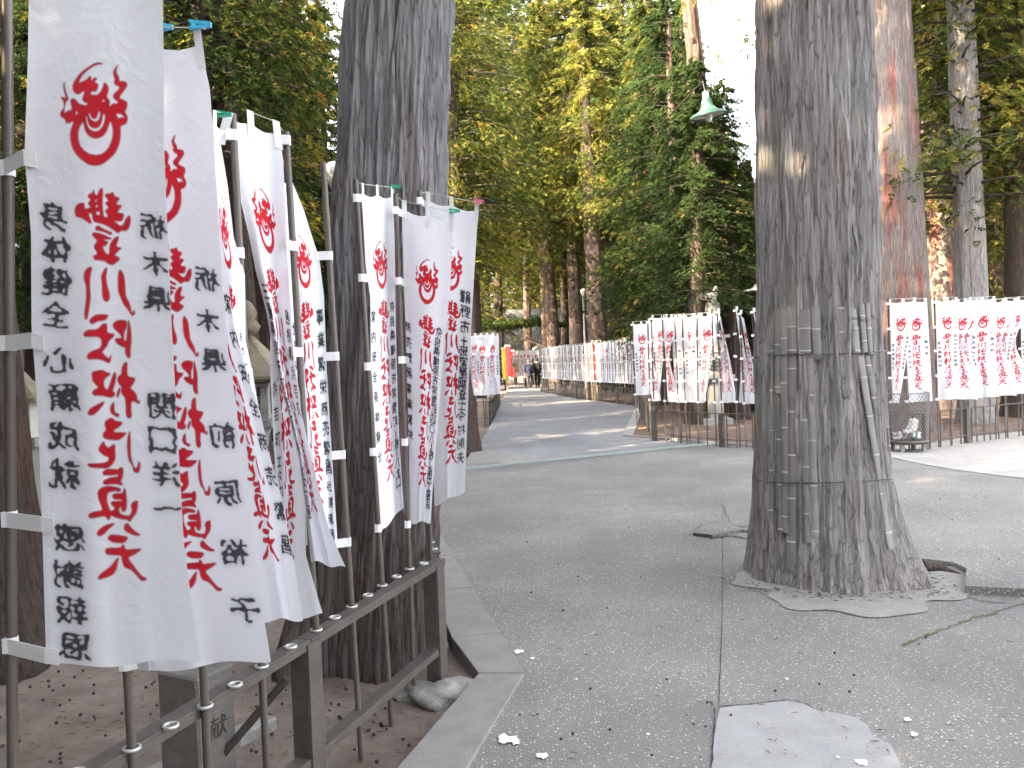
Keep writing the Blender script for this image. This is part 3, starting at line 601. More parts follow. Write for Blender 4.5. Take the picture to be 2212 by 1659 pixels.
# ================================================================= FENCES
RZ = 0.55
def railpt(sx, sy): return G(sx, sy, RZ)
def bar(b, p0, p1, wd, th):
    d = p1 - p0; rz = math.atan2(d.y, d.x); pitch = math.atan2(d.z, math.hypot(d.x, d.y))
    M = Matrix.Rotation(rz, 3, 'Z') @ Matrix.Rotation(-pitch, 3, 'Y')
    b.box((p0 + p1) / 2, (d.length, wd, th), M=M)
def ringgeo(b, c, r0=0.0155, r1=0.023, h=0.008, n=18):
    prof = [(r0, -h / 2), (r1, -h / 2), (r1, h * 0.3), (r1 - 0.002, h / 2), (r0 + 0.001, h / 2), (r0, h * 0.3), (r0, -h / 2)]
    V = []; F = []
    for r, z in prof:
        for k in range(n):
            t = 2 * math.pi * k / n; V.append(Vector(c) + Vector((r * math.cos(t), r * math.sin(t), z)))
    for i in range(len(prof) - 1):
        for k in range(n):
            k2 = (k + 1) % n; F.append((i * n + k, i * n + k2, (i + 1) * n + k2, (i + 1) * n + k))
    b.add(V, F)
PS = {1: (28, 1735), 2: (285, 1623), 3: (443, 1531), 4: (565, 1444), 5: (683, 1365), 6: (760, 1314), 7: (826, 1268), 8: (885, 1232), 9: (930, 1195)}
PR = {k: railpt(*v) for k, v in PS.items()}
FC = railpt(944, 1210); PJ = railpt(680, 1386); FE = railpt(60, 1740)
fd = (FC - FE).normalized(); FS = FC - fd * 4.0
fence = empty('banner_fence', (FC.x, FC.y, 0)); tag(fence, 'brown steel fence with ringed top rail that holds the near banners', 'fence')
joint = FC - fd * 1.19
for p0, p1 in ((FS, joint - fd * 0.003), (joint + fd * 0.003, FC + fd * 0.03)):
    b = MB(); bar(b, p0, p1, 0.062, 0.008)
    s_ = Vector((fd.y, -fd.x, 0)) * 0.028
    bar(b, p0 + s_ - Vector((0, 0, 0.0165)), p1 + s_ - Vector((0, 0, 0.0165)), 0.006, 0.024)
    bevel(part(fence, 'top_rail', b, M_STEEL), 0.0015)
    b = MB(); q = Vector((0, 0, 0.14 - RZ)); bar(b, p0 + q, p1 + q, 0.062, 0.008); bar(b, p0 + q + s_ - Vector((0, 0, 0.0165)), p1 + q + s_ - Vector((0, 0, 0.0165)), 0.006, 0.024)
    bevel(part(fence, 'lower_rail', b, M_STEEL), 0.0015)
def post(p, root, wd=0.085, th=0.07, zb=-0.1, rz=None, top=RZ - 0.006):
    b = MB(); a = math.atan2(fd.y, fd.x) if rz is None else rz
    h = top - zb; c = Vector((p.x, p.y, zb + h / 2))
    Q = Matrix.Rotation(a, 3, 'Z')
    # channel section: web and two flanges
    b.box(c + Q @ Vector((0, -th / 2, 0)), (wd, 0.006, h), a); b.box(c + Q @ Vector((wd / 2 - 0.003, 0.0035, 0)), (0.006, th - 0.001, h), a); b.box(c + Q @ Vector((-wd / 2 + 0.003, 0.0035, 0)), (0.006, th - 0.001, h), a)
    return bevel(part(root, 'post', b, M_STEEL), 0.0015)
for p in (FC - fd * 0.045, joint + fd * 0.01, joint - fd * 1.25, joint - fd * 2.5):
    post(p, fence)
for p in (joint - fd * 0.05, joint - fd * 1.3):
    b = MB(); nb = Vector((-fd.y, fd.x, 0)); b.tube([p + Vector((0, 0, -0.12)) + nb * 0.04, p - fd * 0.02 + nb * 0.50 + Vector((0, 0, -0.62))], 0.016, 6)
    part(fence, 'brace', b, M_STEEL)
# rings: every tube position along the rail, occupied or empty
RP = sorted([PR[k] for k in range(1, 9)], key=lambda p: p.y)
allr = []
for i, p in enumerate(RP):
    allr.append((p, True))
    if i + 1 < len(RP): allr.append(((p + RP[i + 1]) / 2, False))
allr.append((FC - fd * 0.10 if False else (RP[-1] + FC) / 2, False))
for p, occ in allr:
    b = MB(); ringgeo(b, p + Vector((0, 0, 0.0085))); part(fence, 'ring', b, M_RING, True)
    if not occ:
        b = MB(); b.lathe([(0.0152, 0.0045), (0.0152, 0.0046)], (p.x, p.y, RZ), 14); part(fence, 'tube_hole', b, M_HOLE)
# second run, heading away from the corner
F2a = railpt(941, 1200); F2b = railpt(905, 1118); f2d = (F2b - F2a).normalized(); F2E = F2a + f2d * 6.4
fence2 = empty('banner_fence', (F2a.x, F2a.y, 0)); tag(fence2, 'brown steel fence run going away from the corner post behind the banners', 'fence')
b = MB(); bar(b, F2a + f2d * 0.05, F2E, 0.062, 0.008); part(fence2, 'top_rail', b, M_STEEL)
b = MB(); q = Vector((0, 0, 0.14 - RZ)); bar(b, F2a + q + f2d * 0.05, F2E + q, 0.05, 0.008); part(fence2, 'lower_rail', b, M_STEEL)
for t in (1.6, 3.2, 4.8, 6.3): post(F2a + f2d * t, fence2, rz=math.atan2(f2d.y, f2d.x))
SEC = []
for i in range(12):
    p = F2a + f2d * (0.12 + 0.17 * i)
    b = MB(); ringgeo(b, p + Vector((0, 0, 0.0085))); part(fence2, 'ring', b, M_RING, True)
    SEC.append(p)

# ================================================================= NEAR BANNERS
POLE_H = 2.3
def pole_part(root, base, top, r=0.0118, name='pole'):
    b = MB(); b.tube([base, top], r, 14); o = part(root, name, b, M_POLE, True)
    m = o.modifiers.new('e', 'EDGE_SPLIT'); m.split_angle = R(50); return o
def ribbon(b, pts, h, th=0.0015):
    """cloth strap: a thin band following pts, h tall"""
    V = []; F = []; n = len(pts)
    for i, p in enumerate(pts):
        d = (pts[min(i + 1, n - 1)] - pts[max(i - 1, 0)]); nn = Vector((-d.y, d.x, 0)); nn = nn.normalized() * th / 2 if nn.length > 1e-6 else Vector((0, th / 2, 0))
        V += [p + nn + Vector((0, 0, h / 2)), p + nn - Vector((0, 0, h / 2)), p - nn - Vector((0, 0, h / 2)), p - nn + Vector((0, 0, h / 2))]
    for i in range(n - 1):
        for k in range(4): F.append((4 * i + k, 4 * i + (k + 1) % 4, 4 * i + 4 + (k + 1) % 4, 4 * i + 4 + k))
    F += [(0, 1, 2, 3), (4 * n - 1, 4 * n - 2, 4 * n - 3, 4 * n - 4)]
    b.add(V, F)
def near_banner(k, label, mat, L, Rr, YL, YR, pole=None, ptop=None, side='L', straps=(), folds=(), tabs=(), clips=(), cord=None, nu=40, nv=150, group='white votive banners on the near fence', bow=0.02, bot=None, sag=0.012):
    P = PR[pole]; base = Vector((P.x, P.y, -0.1 if pole else 0)); top = None
    root = empty('votive_banner', (P.x, P.y, 0)); tag(root, label, 'banner', group)
    if ptop is not None:
        top = W(ptop[0], ptop[1], P.y); d = (top - P).normalized(); base = P - d * (0.66 / max(0.3, d.z))
        pole_part(root, base, top)
    def surf(u, v):
        yl = L[0][1] + (L[-1][1] - L[0][1]) * v; yr = Rr[0][1] + (Rr[-1][1] - Rr[0][1]) * v
        xl = ipx(L, yl); xr = ipx(Rr, yr)
        sx = xl + (xr - xl) * u; sy = yl + (yr - yl) * u
        D = (YL[0] + (YL[1] - YL[0]) * v) * (1 - u) + (YR[0] + (YR[1] - YR[0]) * v) * u
        D += bow * math.sin(math.pi * u)
        for (amp, fu, ph, v0, v1, sl) in folds:
            e = min(1, max(0, (v - v0) / max(1e-3, v1 - v0))); D += amp * math.sin(2 * math.pi * (fu * u + sl * v) + ph) * e
        q = W(sx, sy, D)
        # cloth sags between the hanging tabs; hem is never quite straight
        if v < 0.05 and tabs:
            t = min(abs(u - tu) for tu in tabs) * 2 * len(tabs); q.z -= sag * min(1, t) * (1 - v / 0.05)
        if v > 0.97: q.z += 0.006 * math.sin(u * 9 + k) * (v - 0.97) / 0.03
        return q
    V = []; UV = []
    for j in range(nv + 1):
        for i in range(nu + 1):
            V.append(surf(i / nu, j / nv)); UV.append((i / nu, 1 - j / nv))
    F = [(j * (nu + 1) + i, j * (nu + 1) + i + 1, (j + 1) * (nu + 1) + i + 1, (j + 1) * (nu + 1) + i) for j in range(nv) for i in range(nu)]
    LO = Vector(root.location)
    mesh('cloth', [p - LO for p in V], F, mat, root, True, uvs=UV)
    eu = 0.0 if side == 'L' else 1.0
    ax = (top - P).normalized() if top else Vector((0, 0, 1))
    for v in straps:
        e = surf(eu, v); inn = surf(0.09 if side == 'L' else 0.91, v + 0.004)
        c = P + ax * ((e.z - P.z) / max(0.2, ax.z)) if True else P
        s = -1 if side == 'L' else 1
        r = 0.0138
        # loop round the pole then along to the cloth
        pts = []
        for a in range(11):
            t = math.pi * 0.5 + math.pi * 2 * a / 10; pts.append(Vector((c.x + r * math.cos(t), c.y + r * math.sin(t), c.z)))
        b = MB(); ribbon(b, pts, 0.034)
        fr = Vector((c.x, c.y - r - 0.001, c.z)); t2 = inn + Vector((0, -0.004, 0))
        e2 = e + Vector((0, -0.004, 0))
        ribbon(b, [fr + Vector((s * r, 0.002, 0)), fr, (fr + e2) / 2, e2, t2], 0.034)
        part(root, 'strap', b, M_WHITE)
    hp = []
    for tu in tabs:
        p = surf(tu, 0.0); q = surf(tu, 0.035); h = 0.045; wdt = (surf(min(1, tu + .05), 0) - surf(max(0, tu - .05), 0)); wdt = wdt.normalized() * 0.013
        b = MB(); f_ = Vector((0, -0.003, 0)); top_ = p + Vector((0, 0, h))
        for o_ in (f_, -f_):
            n0 = len(b.v); b.v += [q - wdt + o_, q + wdt + o_, top_ + wdt + o_ * 0.5, top_ - wdt + o_ * 0.5]; b.f += [(n0, n0 + 1, n0 + 2, n0 + 3)]
        n0 = len(b.v); b.v += [top_ - wdt + f_ * .5, top_ + wdt + f_ * .5, top_ + wdt - f_ * .5 + Vector((0, 0, .001)), top_ - wdt - f_ * .5 + Vector((0, 0, .001))]; b.f += [(n0, n0 + 1, n0 + 2, n0 + 3)]
        part(root, 'hanging_tab', b, M_WHITE); hp.append(top_ - Vector((0, 0, 0.004)))
    if hp:
        b = MB(); pts = ([top - ax * 0.012] if top else []) + hp if side == 'L' else hp + ([top - ax * 0.012] if top else [])
        e_ = pts[-1] + (pts[-1] - pts[-2]).normalized() * 0.03 if side == 'L' else pts[-1]
        b.tube(pts + [e_] if side == 'L' else pts, 0.0016, 5); part(root, 'cord', b, M_CORD)
    for (tu, m, col_) in clips:
        p = surf(tu, 0.0) + Vector((0, -0.008, 0.046)); b = MB()
        Q = Matrix.Rotation(R(8), 3, 'Y')
        b.box(p + Vector((0.012, 0, 0.004)), (0.05, 0.008, 0.007), M=Q); b.box(p + Vector((0.012, 0, -0.006)), (0.05, 0.008, 0.007), M=Matrix.Rotation(R(-4), 3, 'Y')); b.box(p + Vector((-0.004, 0, 0)), (0.006, 0.011, 0.02))
        part(root, 'clothes_peg', bevel_mb(b), m)
    return root
def bevel_mb(b): return b
vf = lambda a, n0=0.0: a
T1 = banner_image('print_a', [(0.185, colchars('身体健全', 462, 672, 60) + colchars('心願成就', 770, 1015, 62) + colchars('感謝報恩', 1150, 1385, 60)), (0.9, colchars('栃木県', 487, 645, 56) + colchars('関口洋一', 875, 1095, 56))])
T2 = banner_image('print_b', [(0.14, colchars('家内安全', 470, 690, 60)), (0.86, colchars('栃木県', 490, 690, 60) + colchars('前原裕子', 870, 1300, 62))])
T3 = banner_image('print_c', [(0.90, colchars('家内安全商売繁昌', 470, 1200, 58))])
T4 = banner_image('print_d', [(0.84, colchars('おかーさんいつも', 560, 860, 30)), (0.14, colchars('浜芸町', 700, 860, 46) + colchars('エタカーブズ(株)', 930, 1290, 40))], front=True)
T5 = banner_image('print_e', [(0.17, colchars('三重県津市河芸町', 500, 950, 56) + colchars('(株)前田水産', 990, 1250, 50)), (0.85, colchars('島根県浜芸町', 560, 880, 52))], front=True)
T6 = banner_image('print_f', [(0.84, colchars('事業繁栄', 470, 760, 62) + colchars('商売繁昌', 850, 1090, 60) + colchars('社運隆昌', 1170, 1370, 44)), (0.12, colchars('愛知県豊橋市', 520, 900, 50))], front=True)
T7 = banner_image('print_g', [(0.12, colchars('家内安全身体健全', 470, 1100, 50)), (0.86, colchars('奈良県橿原市常盤町', 450, 1000, 52) + colchars('(株)八木口', 1060, 1290, 52))])
T8 = banner_image('print_h', [(0.06, colchars('商売繁昌事業繁栄', 480, 1000, 50)), (0.83, colchars('奈良県橿原市常盤町四〇八', 480, 1010, 48) + colchars('(株)柳田工務店', 1050, 1330, 54))])
T9 = banner_image('print_i', [(0.84, colchars('龍野市', 380, 540, 68) + colchars('土地家屋調査士', 620, 950, 62) + colchars('今村則夫', 1010, 1230, 58))])
M1, M2, M3, M4, M5, M6, M7, M8, M9 = [cloth_mat('printed_cloth', t) for t in (T1, T2, T3, T4, T5, T6, T7, T8, T9)]
near_banner(1, 'nearest white banner at the left edge with whole red emblem and two brush columns', M1, LE, [(352, -81), (352, 0), (355, 333), (362, 500), (371, 704), (380, 864), (397, 1172), (413, 1292), (433, 1428)], (1.74, 1.76), (1.66, 1.62), 1, (14, -90), 'L', straps=(0.277, 0.537, 0.797, 0.985), folds=((0.012, 1.3, 0.4, 0, 0.1, 0.3), (0.006, 3.1, 1, 0.2, 1, 0.6)))
near_banner(2, 'second banner with blue pegs, emblem half hidden', M2, [(200, 88), (215, 300), (240, 700), (262, 1000), (300, 1452)], [(433, 100), (453, 189), (462, 300), (470, 450), (477, 554), (485, 672), (495, 779), (511, 877), (522, 1007), (532, 1085), (548, 1203), (585, 1425)], (2.07, 2.07), (1.93, 1.9), 2, (196, 60), 'L', straps=(0.02, 0.28, 0.52, 0.76, 0.985), folds=((0.02, 1.4, 0.9, 0, 0.15, 0.2), (0.008, 3.0, 0, 0.3, 1, -0.5)), tabs=(0.06, 0.5, 0.97), clips=((0.62, M_BLUE, 0), (0.97, M_BLUE, 0)))
near_banner(3, 'third banner mostly hidden, its lower red characters showing beside a dark slanting fold', M3, [(400, 262), (425, 600), (452, 800), (475, 900), (500, 1020), (520, 1150), (548, 1342)], [(455, 262), (468, 400), (480, 520), (505, 700), (534, 810), (562, 891), (588, 1005), (610, 1080), (632, 1200), (655, 1338)], (2.32, 2.32), (2.26, 2.2), 3, (385, 235), 'L', straps=(0.3, 0.6, 0.985), folds=((0.02, 1.0, 0, 0, 0.2, 0.3), (0.008, 2.6, 0, 0.3, 1, 0.2)))
near_banner(4, 'fourth banner, tied by its right edge, thin column of writing near its pole', M4, [(462, 270), (466, 600), (470, 900), (478, 1100), (490, 1335)], [(500, 275), (477, 310), (492, 400), (505, 513), (529, 593), (531, 736), (546, 806), (562, 900), (573, 1020), (590, 1200), (600, 1338)], (2.55, 2.5), (2.62, 2.6), 4, (502, 246), 'R', straps=(0.012, 0.255, 0.5, 0.74), folds=((0.015, 1.2, 0, 0.1, 0.3, 0.1),), tabs=(0.1, 0.9), clips=((0.4, M_GREEN, 0),))
near_banner(5, 'wide lower half of a banner slanting right to a low corner over the fence rail', M4, [(562, 300), (564, 480), (577, 620), (584, 700), (584, 810), (592, 973), (600, 1080), (594, 1200), (575, 1342)], [(604, 300), (610, 480), (618, 620), (630, 760), (648, 850), (656, 1000), (661, 1200), (697, 1328)], (3.0, 2.86), (2.99, 2.84), 5, None, 'R', straps=(), folds=((0.012, 1.5, 0, 0.1, 0.3, 0.4),))
near_banner(6, 'banner folded into a long strip, its free corner blown right over the rail', M5, [(509, 255), (512, 345), (515, 414), (539, 513), (551, 580), (575, 672), (594, 779), (604, 826), (627, 908), (646, 992), (660, 1100), (672, 1213)], [(602, 290), (612, 345), (618, 500), (626, 640), (634, 760), (648, 875), (675, 1000), (708, 1135), (747, 1228)], (2.88, 2.78), (2.98, 2.72), 5, (618, 285), 'R', straps=(0.012, 0.25, 0.50), folds=((0.03, 1.25, 2.2, 0.0, 0.35, 0.15), (0.006, 3.2, 0, 0.4, 1, 0.5)), tabs=(0.35, 0.95))
near_banner(7, 'banner with column of business-prosperity writing beside the big left trunk', M6, [(612, 395), (618, 500), (628, 700), (642, 850), (655, 1000), (662, 1180)], [(632, 395), (655, 450), (690, 560), (700, 640), (706, 800), (715, 950), (722, 1060), (730, 1185)], (3.12, 3.1), (3.25, 3.24), 6, (698, 350), 'R', straps=(0.20, 0.475, 0.745, 0.985), folds=((0.02, 1.1, 1.0, 0, 0.3, 0.2), (0.006, 3.5, 0, 0.2, 1, 0.5)))
near_banner(8, 'narrow folded banner hung between the two poles in front of the big left trunk', M7, [(781, 418), (786, 500), (790, 570), (800, 643), (801, 778), (813, 973), (822, 1150)], [(850, 424), (852, 500), (855, 700), (860, 900), (868, 1040), (872, 1095)], (3.57, 3.57), (3.92, 3.95), 7, (768, 388), 'L', straps=(0.012, 0.25, 0.51, 0.76, 0.985), folds=((0.03, 1.5, 0.6, 0, 0.12, 0.05), (0.008, 3.6, 0.5, 0.3, 1, 0.1)), tabs=(0.05, 0.5, 0.97), clips=((1.0, M_GREEN, 0),))
near_banner(9, 'middle one of the three banners before the left trunk, emblem facing forward', M8, [(868, 452), (872, 600), (876, 700), (880, 850), (884, 1000), (886, 1130)], [(978, 478), (976, 540), (973, 620), (970, 648), (959, 746), (949, 876), (942, 960), (936, 1039), (930, 1128)], (3.93, 3.93), (3.78, 3.86), 8, (854, 418), 'L', straps=(0.012, 0.235, 0.48, 0.735, 0.99), folds=((0.022, 1.2, 0.2, 0, 0.2, 0.25), (0.008, 3.3, 0.5, 0.2, 1, 0.2)), tabs=(0.05, 0.52, 0.98), clips=((0.99, M_GREEN, 0),))
near_banner(10, 'banner at the fence corner with heavy black right column and a pink peg', M9, [(918, 432), (925, 600), (930, 800), (934, 950), (939, 1092)], [(1034, 456), (1030, 500), (1024, 600), (1018, 702), (1012, 843), (1008, 960), (1004, 1063)], (4.28, 4.25), (4.12, 4.1), 9, (906, 412), 'L', straps=(0.012, 0.25, 0.5, 0.75), folds=((0.025, 1.3, 0.9, 0, 0.2, 0.1), (0.008, 3.3, 0.5, 0.2, 1, 0.3)), tabs=(0.06, 0.5, 0.97), clips=((0.97, M_PINK, 0),))

# ================================================================= FAR BANNERS
TF = banner_image('print_front_a', [(0.86, colchars('家内安全商売繁昌', 460, 900, 40)), (0.13, colchars('愛知県豊川市', 560, 900, 38))], front=True)
TG = banner_image('print_front_b', [(0.86, colchars('心願成就', 440, 700, 42)), (0.13, colchars('静岡県浜松市', 500, 900, 40))], front=True)
MF = [cloth_mat('far_printed_cloth', TF, trans=0.3), cloth_mat('far_printed_cloth', TG, trans=0.3), cloth_mat('far_printed_cloth_back', T2, trans=0.3)]
M_YEL = cloth_mat('yellow_cloth', color=(0.42, 0.32, 0.04)); M_REDC = cloth_mat('red_cloth', color=(0.13, 0.01, 0.014))
def far_proto(kind, mat, seed):
    rs = random.Random(seed); root = empty('votive_banner', (0, 0, -50))
    b = MB(); b.tube([(0, 0, -0.05), (0, 0, 2.26)], 0.0125, 8); mesh('pole', b.v, b.f, M_POLE, root, True)
    nu, nv = 14, 44; wd = 0.35; z1, z0 = 2.2, 0.72; V = []; UV = []
    for j in range(nv + 1):
        v = j / nv
        for i in range(nu + 1):
            u = i / nu
            x = 0.02 + wd * u; y = 0.035 * math.sin(2 * math.pi * (1.3 * u) + seed) * (0.3 + v); z = z1 + (z0 - z1) * v
            if kind == 'twist':      # top corner released: cloth droops from the pole
                cl = 0.12 + 0.5 * v ** 1.5; x = 0.02 + wd * u * cl; y = 0.07 * math.sin(2 * math.pi * u * 1.2 + seed) * (1 - 0.4 * v) ; z -= 0.16 * u * (1 - v) 
                x += 0.05 * math.sin(3.0 * v)
            elif kind == 'fold':
                cl = 1.0 - 0.55 * math.sin(math.pi * min(1, v * 1.15)) ** 2 * (0.4 + 0.6 * u); x = 0.02 + wd * u * cl; y += 0.08 * u * math.sin(4 * v + seed)
            elif kind == 'diag':
                x = 0.02 + wd * u * (1 - 0.75 * v) ; y += 0.06 * math.sin(5 * u + 2 * v)
            if kind in ('flat', 'fold', 'diag') and j == 0:
                z -= 0.014 * (1 - abs(math.cos(2 * math.pi * u)) )
            V.append(Vector((x, y, z))); UV.append((u, 1 - v))
    F = [(j * (nu + 1) + i, j * (nu + 1) + i + 1, (j + 1) * (nu + 1) + i + 1, (j + 1) * (nu + 1) + i) for j in range(nv) for i in range(nu)]
    mesh('cloth', V, F, mat, root, True, uvs=UV)
    for v in (0.01, 0.26, 0.5, 0.75, 0.99):
        b = MB(); z = z1 + (z0 - z1) * v; b.box((-0.004, 0, z), (0.05, 0.034, 0.036)); mesh('strap', b.v, b.f, M_WHITE, root)
    for u in (0.05, 0.5, 0.97):
        if kind == 'twist' and u > 0.1: continue
        b = MB(); p = V[int(u * nu)]; b.box((p.x, p.y, z1 + 0.018), (0.035, 0.006, 0.06)); mesh('hanging_tab', b.v, b.f, M_WHITE, root)
    if kind != 'twist':
        b = MB(); b.tube([(0, 0, 2.25), (wd + 0.03, V[nu].y, 2.245)], 0.003, 4); mesh('cord', b.v, b.f, M_CORD, root)
    return root
PROTO = {}
used = set()
def far_banner(p, rz, kind, mi, label, group, s=1.0, flip=False):
    key = (kind, mi)
    if key not in PROTO:
        mat = MF[mi] if isinstance(mi, int) else {'y': M_YEL, 'r': M_REDC}[mi]
        PROTO[key] = far_proto(kind, mat, len(PROTO) + 1)
    o = PROTO[key] if key not in used else copy_tree(PROTO[key])
    used.add(key)
    o.location = (p.x, p.y, 0); o.rotation_euler = (R(random.uniform(-1.2, 1.2)), R(random.uniform(-1.6, 1.0)), rz); o.scale = (s, s, s * random.uniform(0.985, 1.015))
    tag(o, label, 'banner', group); return o

def far_fence(pts, label, post_every=2.0, rod_every=0.2, rods=True, mat=M_STEEL, h=RZ):
    root = empty('banner_fence', (pts[0].x, pts[0].y, 0)); tag(root, label, 'fence')
    tot = 0
    for a, c in zip(pts[:-1], pts[1:]):
        a = Vector((a.x, a.y, h)); c = Vector((c.x, c.y, h)); d = (c - a); Ls = d.length; dn_ = d.normalized()
        b = MB(); bar(b, a, c - dn_ * 0.004, 0.06, 0.012); part(root, 'top_rail', b, mat)
        q = Vector((0, 0, 0.13 - h)); b = MB(); bar(b, a + q, c + q - dn_ * 0.004, 0.05, 0.012); part(root, 'lower_rail', b, mat)
        n = max(1, round(Ls / post_every))
        for i in range(n):
            p = a + d * ((i + 0.02) / n); b = MB(); b.box((p.x, p.y, (h - 0.01) / 2 - 0.03), (0.085, 0.06, h - 0.01 + 0.06), math.atan2(d.y, d.x)); part(root, 'post', b, mat)
        if rods:
            n = int(Ls / rod_every)
            for i in range(n):
                p = a + d * ((i + 0.5) / n); b = MB(); b.tube([(p.x, p.y, -0.05), (p.x, p.y, h + 0.015)], 0.011, 6); part(root, 'tube', b, M_POLE)
    return root
# middle fence behind the right trunk, and on round to the right
MFn = [railpt(1410.6, 887), railpt(1556, 893.5), railpt(1668, 896), railpt(1800, 898), railpt(1900, 896), railpt(1996, 892), railpt(2085, 882), railpt(2212, 870), railpt(2330, 862)]
far_fence(MFn[:4], 'brown steel fence at the right corner of the path, seen left of the bamboo-wrapped trunk', 1.6, 0.2)
far_fence(MFn[3:], 'brown steel fence curving away to the right behind the wire bin', 2.0, 0.27)
FRn = [MFn[0], railpt(1374, 840), railpt(1300, 834), railpt(1245, 830), railpt(1200, 826), railpt(1169, 822.5)]
far_fence(FRn, 'long dark fence under the far row of banners on the right of the path', 2.0, 0.22)
def on_img(pts, sx):
    # point of the rail line seen at column sx
    best = None
    for a, c in zip(pts[:-1], pts[1:]):
        for i in range(60):
            p = a.lerp(c, i / 60); q = CM.inverted() @ Vector((p.x, p.y, RZ)); x = (512 + FPX * q.x / -q.z) * S
            if best is None or abs(x - sx) < best[0]: best = (abs(x - sx), p.copy())
    return best[1]
# middle group; (column of pole, kind, print, label)
mid = [(1370, 'flat', 0, 'leftmost wide banner of the middle group, standing before the far row'),
 (1400, 'fold', 1, 'sunlit banner next to the leftmost one of the middle group'),
 (1412, 'diag', 0, 'banner with slanting dark edge, third from the left in the middle group'),
 (1437, 'fold', 1, 'half hidden banner, fourth from the left in the middle group'),
 (1450, 'diag', 0, 'narrow banner left of the two wide ones in the middle group'),
 (1467, 'flat', 1, 'banner half behind the widest one of the middle group'),
 (1481, 'flat', 0, 'wide banner with the clearest emblem in the middle group left of the stone lantern'),
 (1506, 'diag', 0, 'banner folded to a slanting point right beside the stone lantern'),
 (1545, 'twist', 1, 'drooping banner directly in front of the stone lantern'),
 (1562, 'twist', 0, 'drooping twisted banner just right of the stone lantern'),
 (1591, 'twist', 1, 'third drooping banner left of the bamboo-wrapped trunk'),
 (1611, 'twist', 0, 'second drooping banner left of the bamboo-wrapped trunk'),
 (1637, 'twist', 1, 'drooping banner nearest the left side of the bamboo-wrapped trunk'),
 (1664, 'twist', 0, 'drooping banner partly hidden by the left side of the bamboo-wrapped trunk')]
for sx, kd, mi, lb in mid:
    p = on_img(FRn[:2] if sx < 1408 else MFn[:3], sx + (0 if sx >= 1408 else 0)) 
    if sx < 1408: p = railpt(sx + 4, 872 if sx < 1390 else 884); 
    far_banner(p, {1400: R(-60), 1412: R(-40), 1437: R(-55), 1450: R(-48), 1467: R(-30)}.get(sx, R(random.uniform(-12, 6))), kd, mi, lb, 'white banners of the middle group')
for i, (sx, kd, mi, lb) in enumerate([(1925, 'diag', 0, 'banner pulled to a point right beside the bamboo-wrapped trunk above the bin'), (1963, 'flat', 1, 'wide banner directly above the wire bin'), (2027, 'flat', 0, 'first wide banner right of the gap, facing the camera'), (2055, 'fold', 1, 'folded banner behind the wide one right of the gap'), (2075, 'fold', 0, 'second folded banner right of the gap'), (2092, 'flat', 1, 'banner in the middle of the right-hand group on a bright pole'), (2110, 'fold', 0, 'banner with dark column just left of the small opening on the right'), (2138, 'fold', 1, 'narrow banner in front of the small opening on the right'), (2156, 'diag', 0, 'banner third from the right edge of the photo'), (2172, 'fold', 1, 'banner second from the right edge of the photo'), (2208, 'flat', 0, 'banner cut by the right edge of the photo')]):
    p = on_img(MFn[3:], sx); far_banner(p, R([-25, 0, 5, -40, -55, -20, -50, -35, -30, -45, 0][i]), kd, mi, lb, 'white banners of the right-hand group')
# far row
tot = []
acc = 0.35
segs = list(zip(FRn[1:-1], FRn[2:]))
def ORD(i):
    on = ['first', 'second', 'third', 'fourth', 'fifth', 'sixth', 'seventh', 'eighth', 'ninth', 'tenth', 'eleventh', 'twelfth', 'thirteenth', 'fourteenth', 'fifteenth', 'sixteenth', 'seventeenth', 'eighteenth', 'nineteenth']
    if i < 19: return on[i]
    t_, u_ = divmod(i + 1, 10); a_ = {2: 'twent', 3: 'thirt', 4: 'fort'}[t_]
    return a_ + 'ieth' if u_ == 0 else a_ + 'y-' + on[u_ - 1]
Lt = sum((c - a).length for a, c in segs); nfar = 46
for i in range(nfar):
    t = (i + 0.3) / nfar * Lt
    for a, c in segs:
        l = (c - a).length
        if t <= l: p = a.lerp(c, t / l); break
        t -= l
    kd = random.choice(['flat', 'flat', 'flat', 'fold', 'diag']); mi = random.choice([0, 1, 2]); 
    if i == 14:
        far_banner(p, R(-20), 'fold', 'r', 'only plain red banner in the far row on the right of the path', 'far row of banners'); continue
    lb = ORD(i) + ' white banner from the near end of the close-packed far row'
    if i == nfar - 1: lb = 'last banner of the far row, beside the two walkers'
    if i == 0: lb = 'nearest banner of the close-packed far row right of the path'
    far_banner(p, R(random.uniform(-30, 10)), kd, mi, lb, 'far row of banners', 0.97)
# filling the gap between the row and the middle group
for i in range(5):
    p = FRn[0].lerp(FRn[1], 0.45 + i * 0.11); far_banner(p, R(random.uniform(-25, 5)), random.choice(['flat', 'fold']), i % 3, ORD(i) + ' banner from the near end where the far row meets the middle group', 'far row of banners')
# left far group by the path, and the run behind the walkers
LFn = [Vector((-4.5, 18.0, RZ)), railpt(1057, 867)]
far_fence(LFn, 'short brown fence on the left of the far path beside the small tree base', 1.7, 0.25)
LF2 = [railpt(1057, 867), G(1080, 840, RZ)]
far_fence(LF2, 'brown fence going away along the left of the far path', 2.0, 0.5)
lfx = [(1018, 'fold', 1), (1026, 'flat', 0), (1044, 'fold', 1), (1055, 'flat', 0)]
for i, (sx, kd, mi) in enumerate(lfx):
    far_banner(on_img(LFn, sx), R(-5 + 6 * i), kd, mi, ['banner at the left of the small group beside the far path, behind the corner banner', 'front-facing banner in the small group left of the far path', 'third banner in the small group left of the far path', 'banner on the end post of the small group left of the far path'][i], 'small banner group left of the far path')
far_banner(LF2[0].lerp(LF2[1], 0.06), R(-50), 'flat', 1, 'rightmost sunlit banner of the small group left of the far path', 'small banner group left of the far path')
pe = railpt(1096, 820.5); pf_ = railpt(1168, 820)
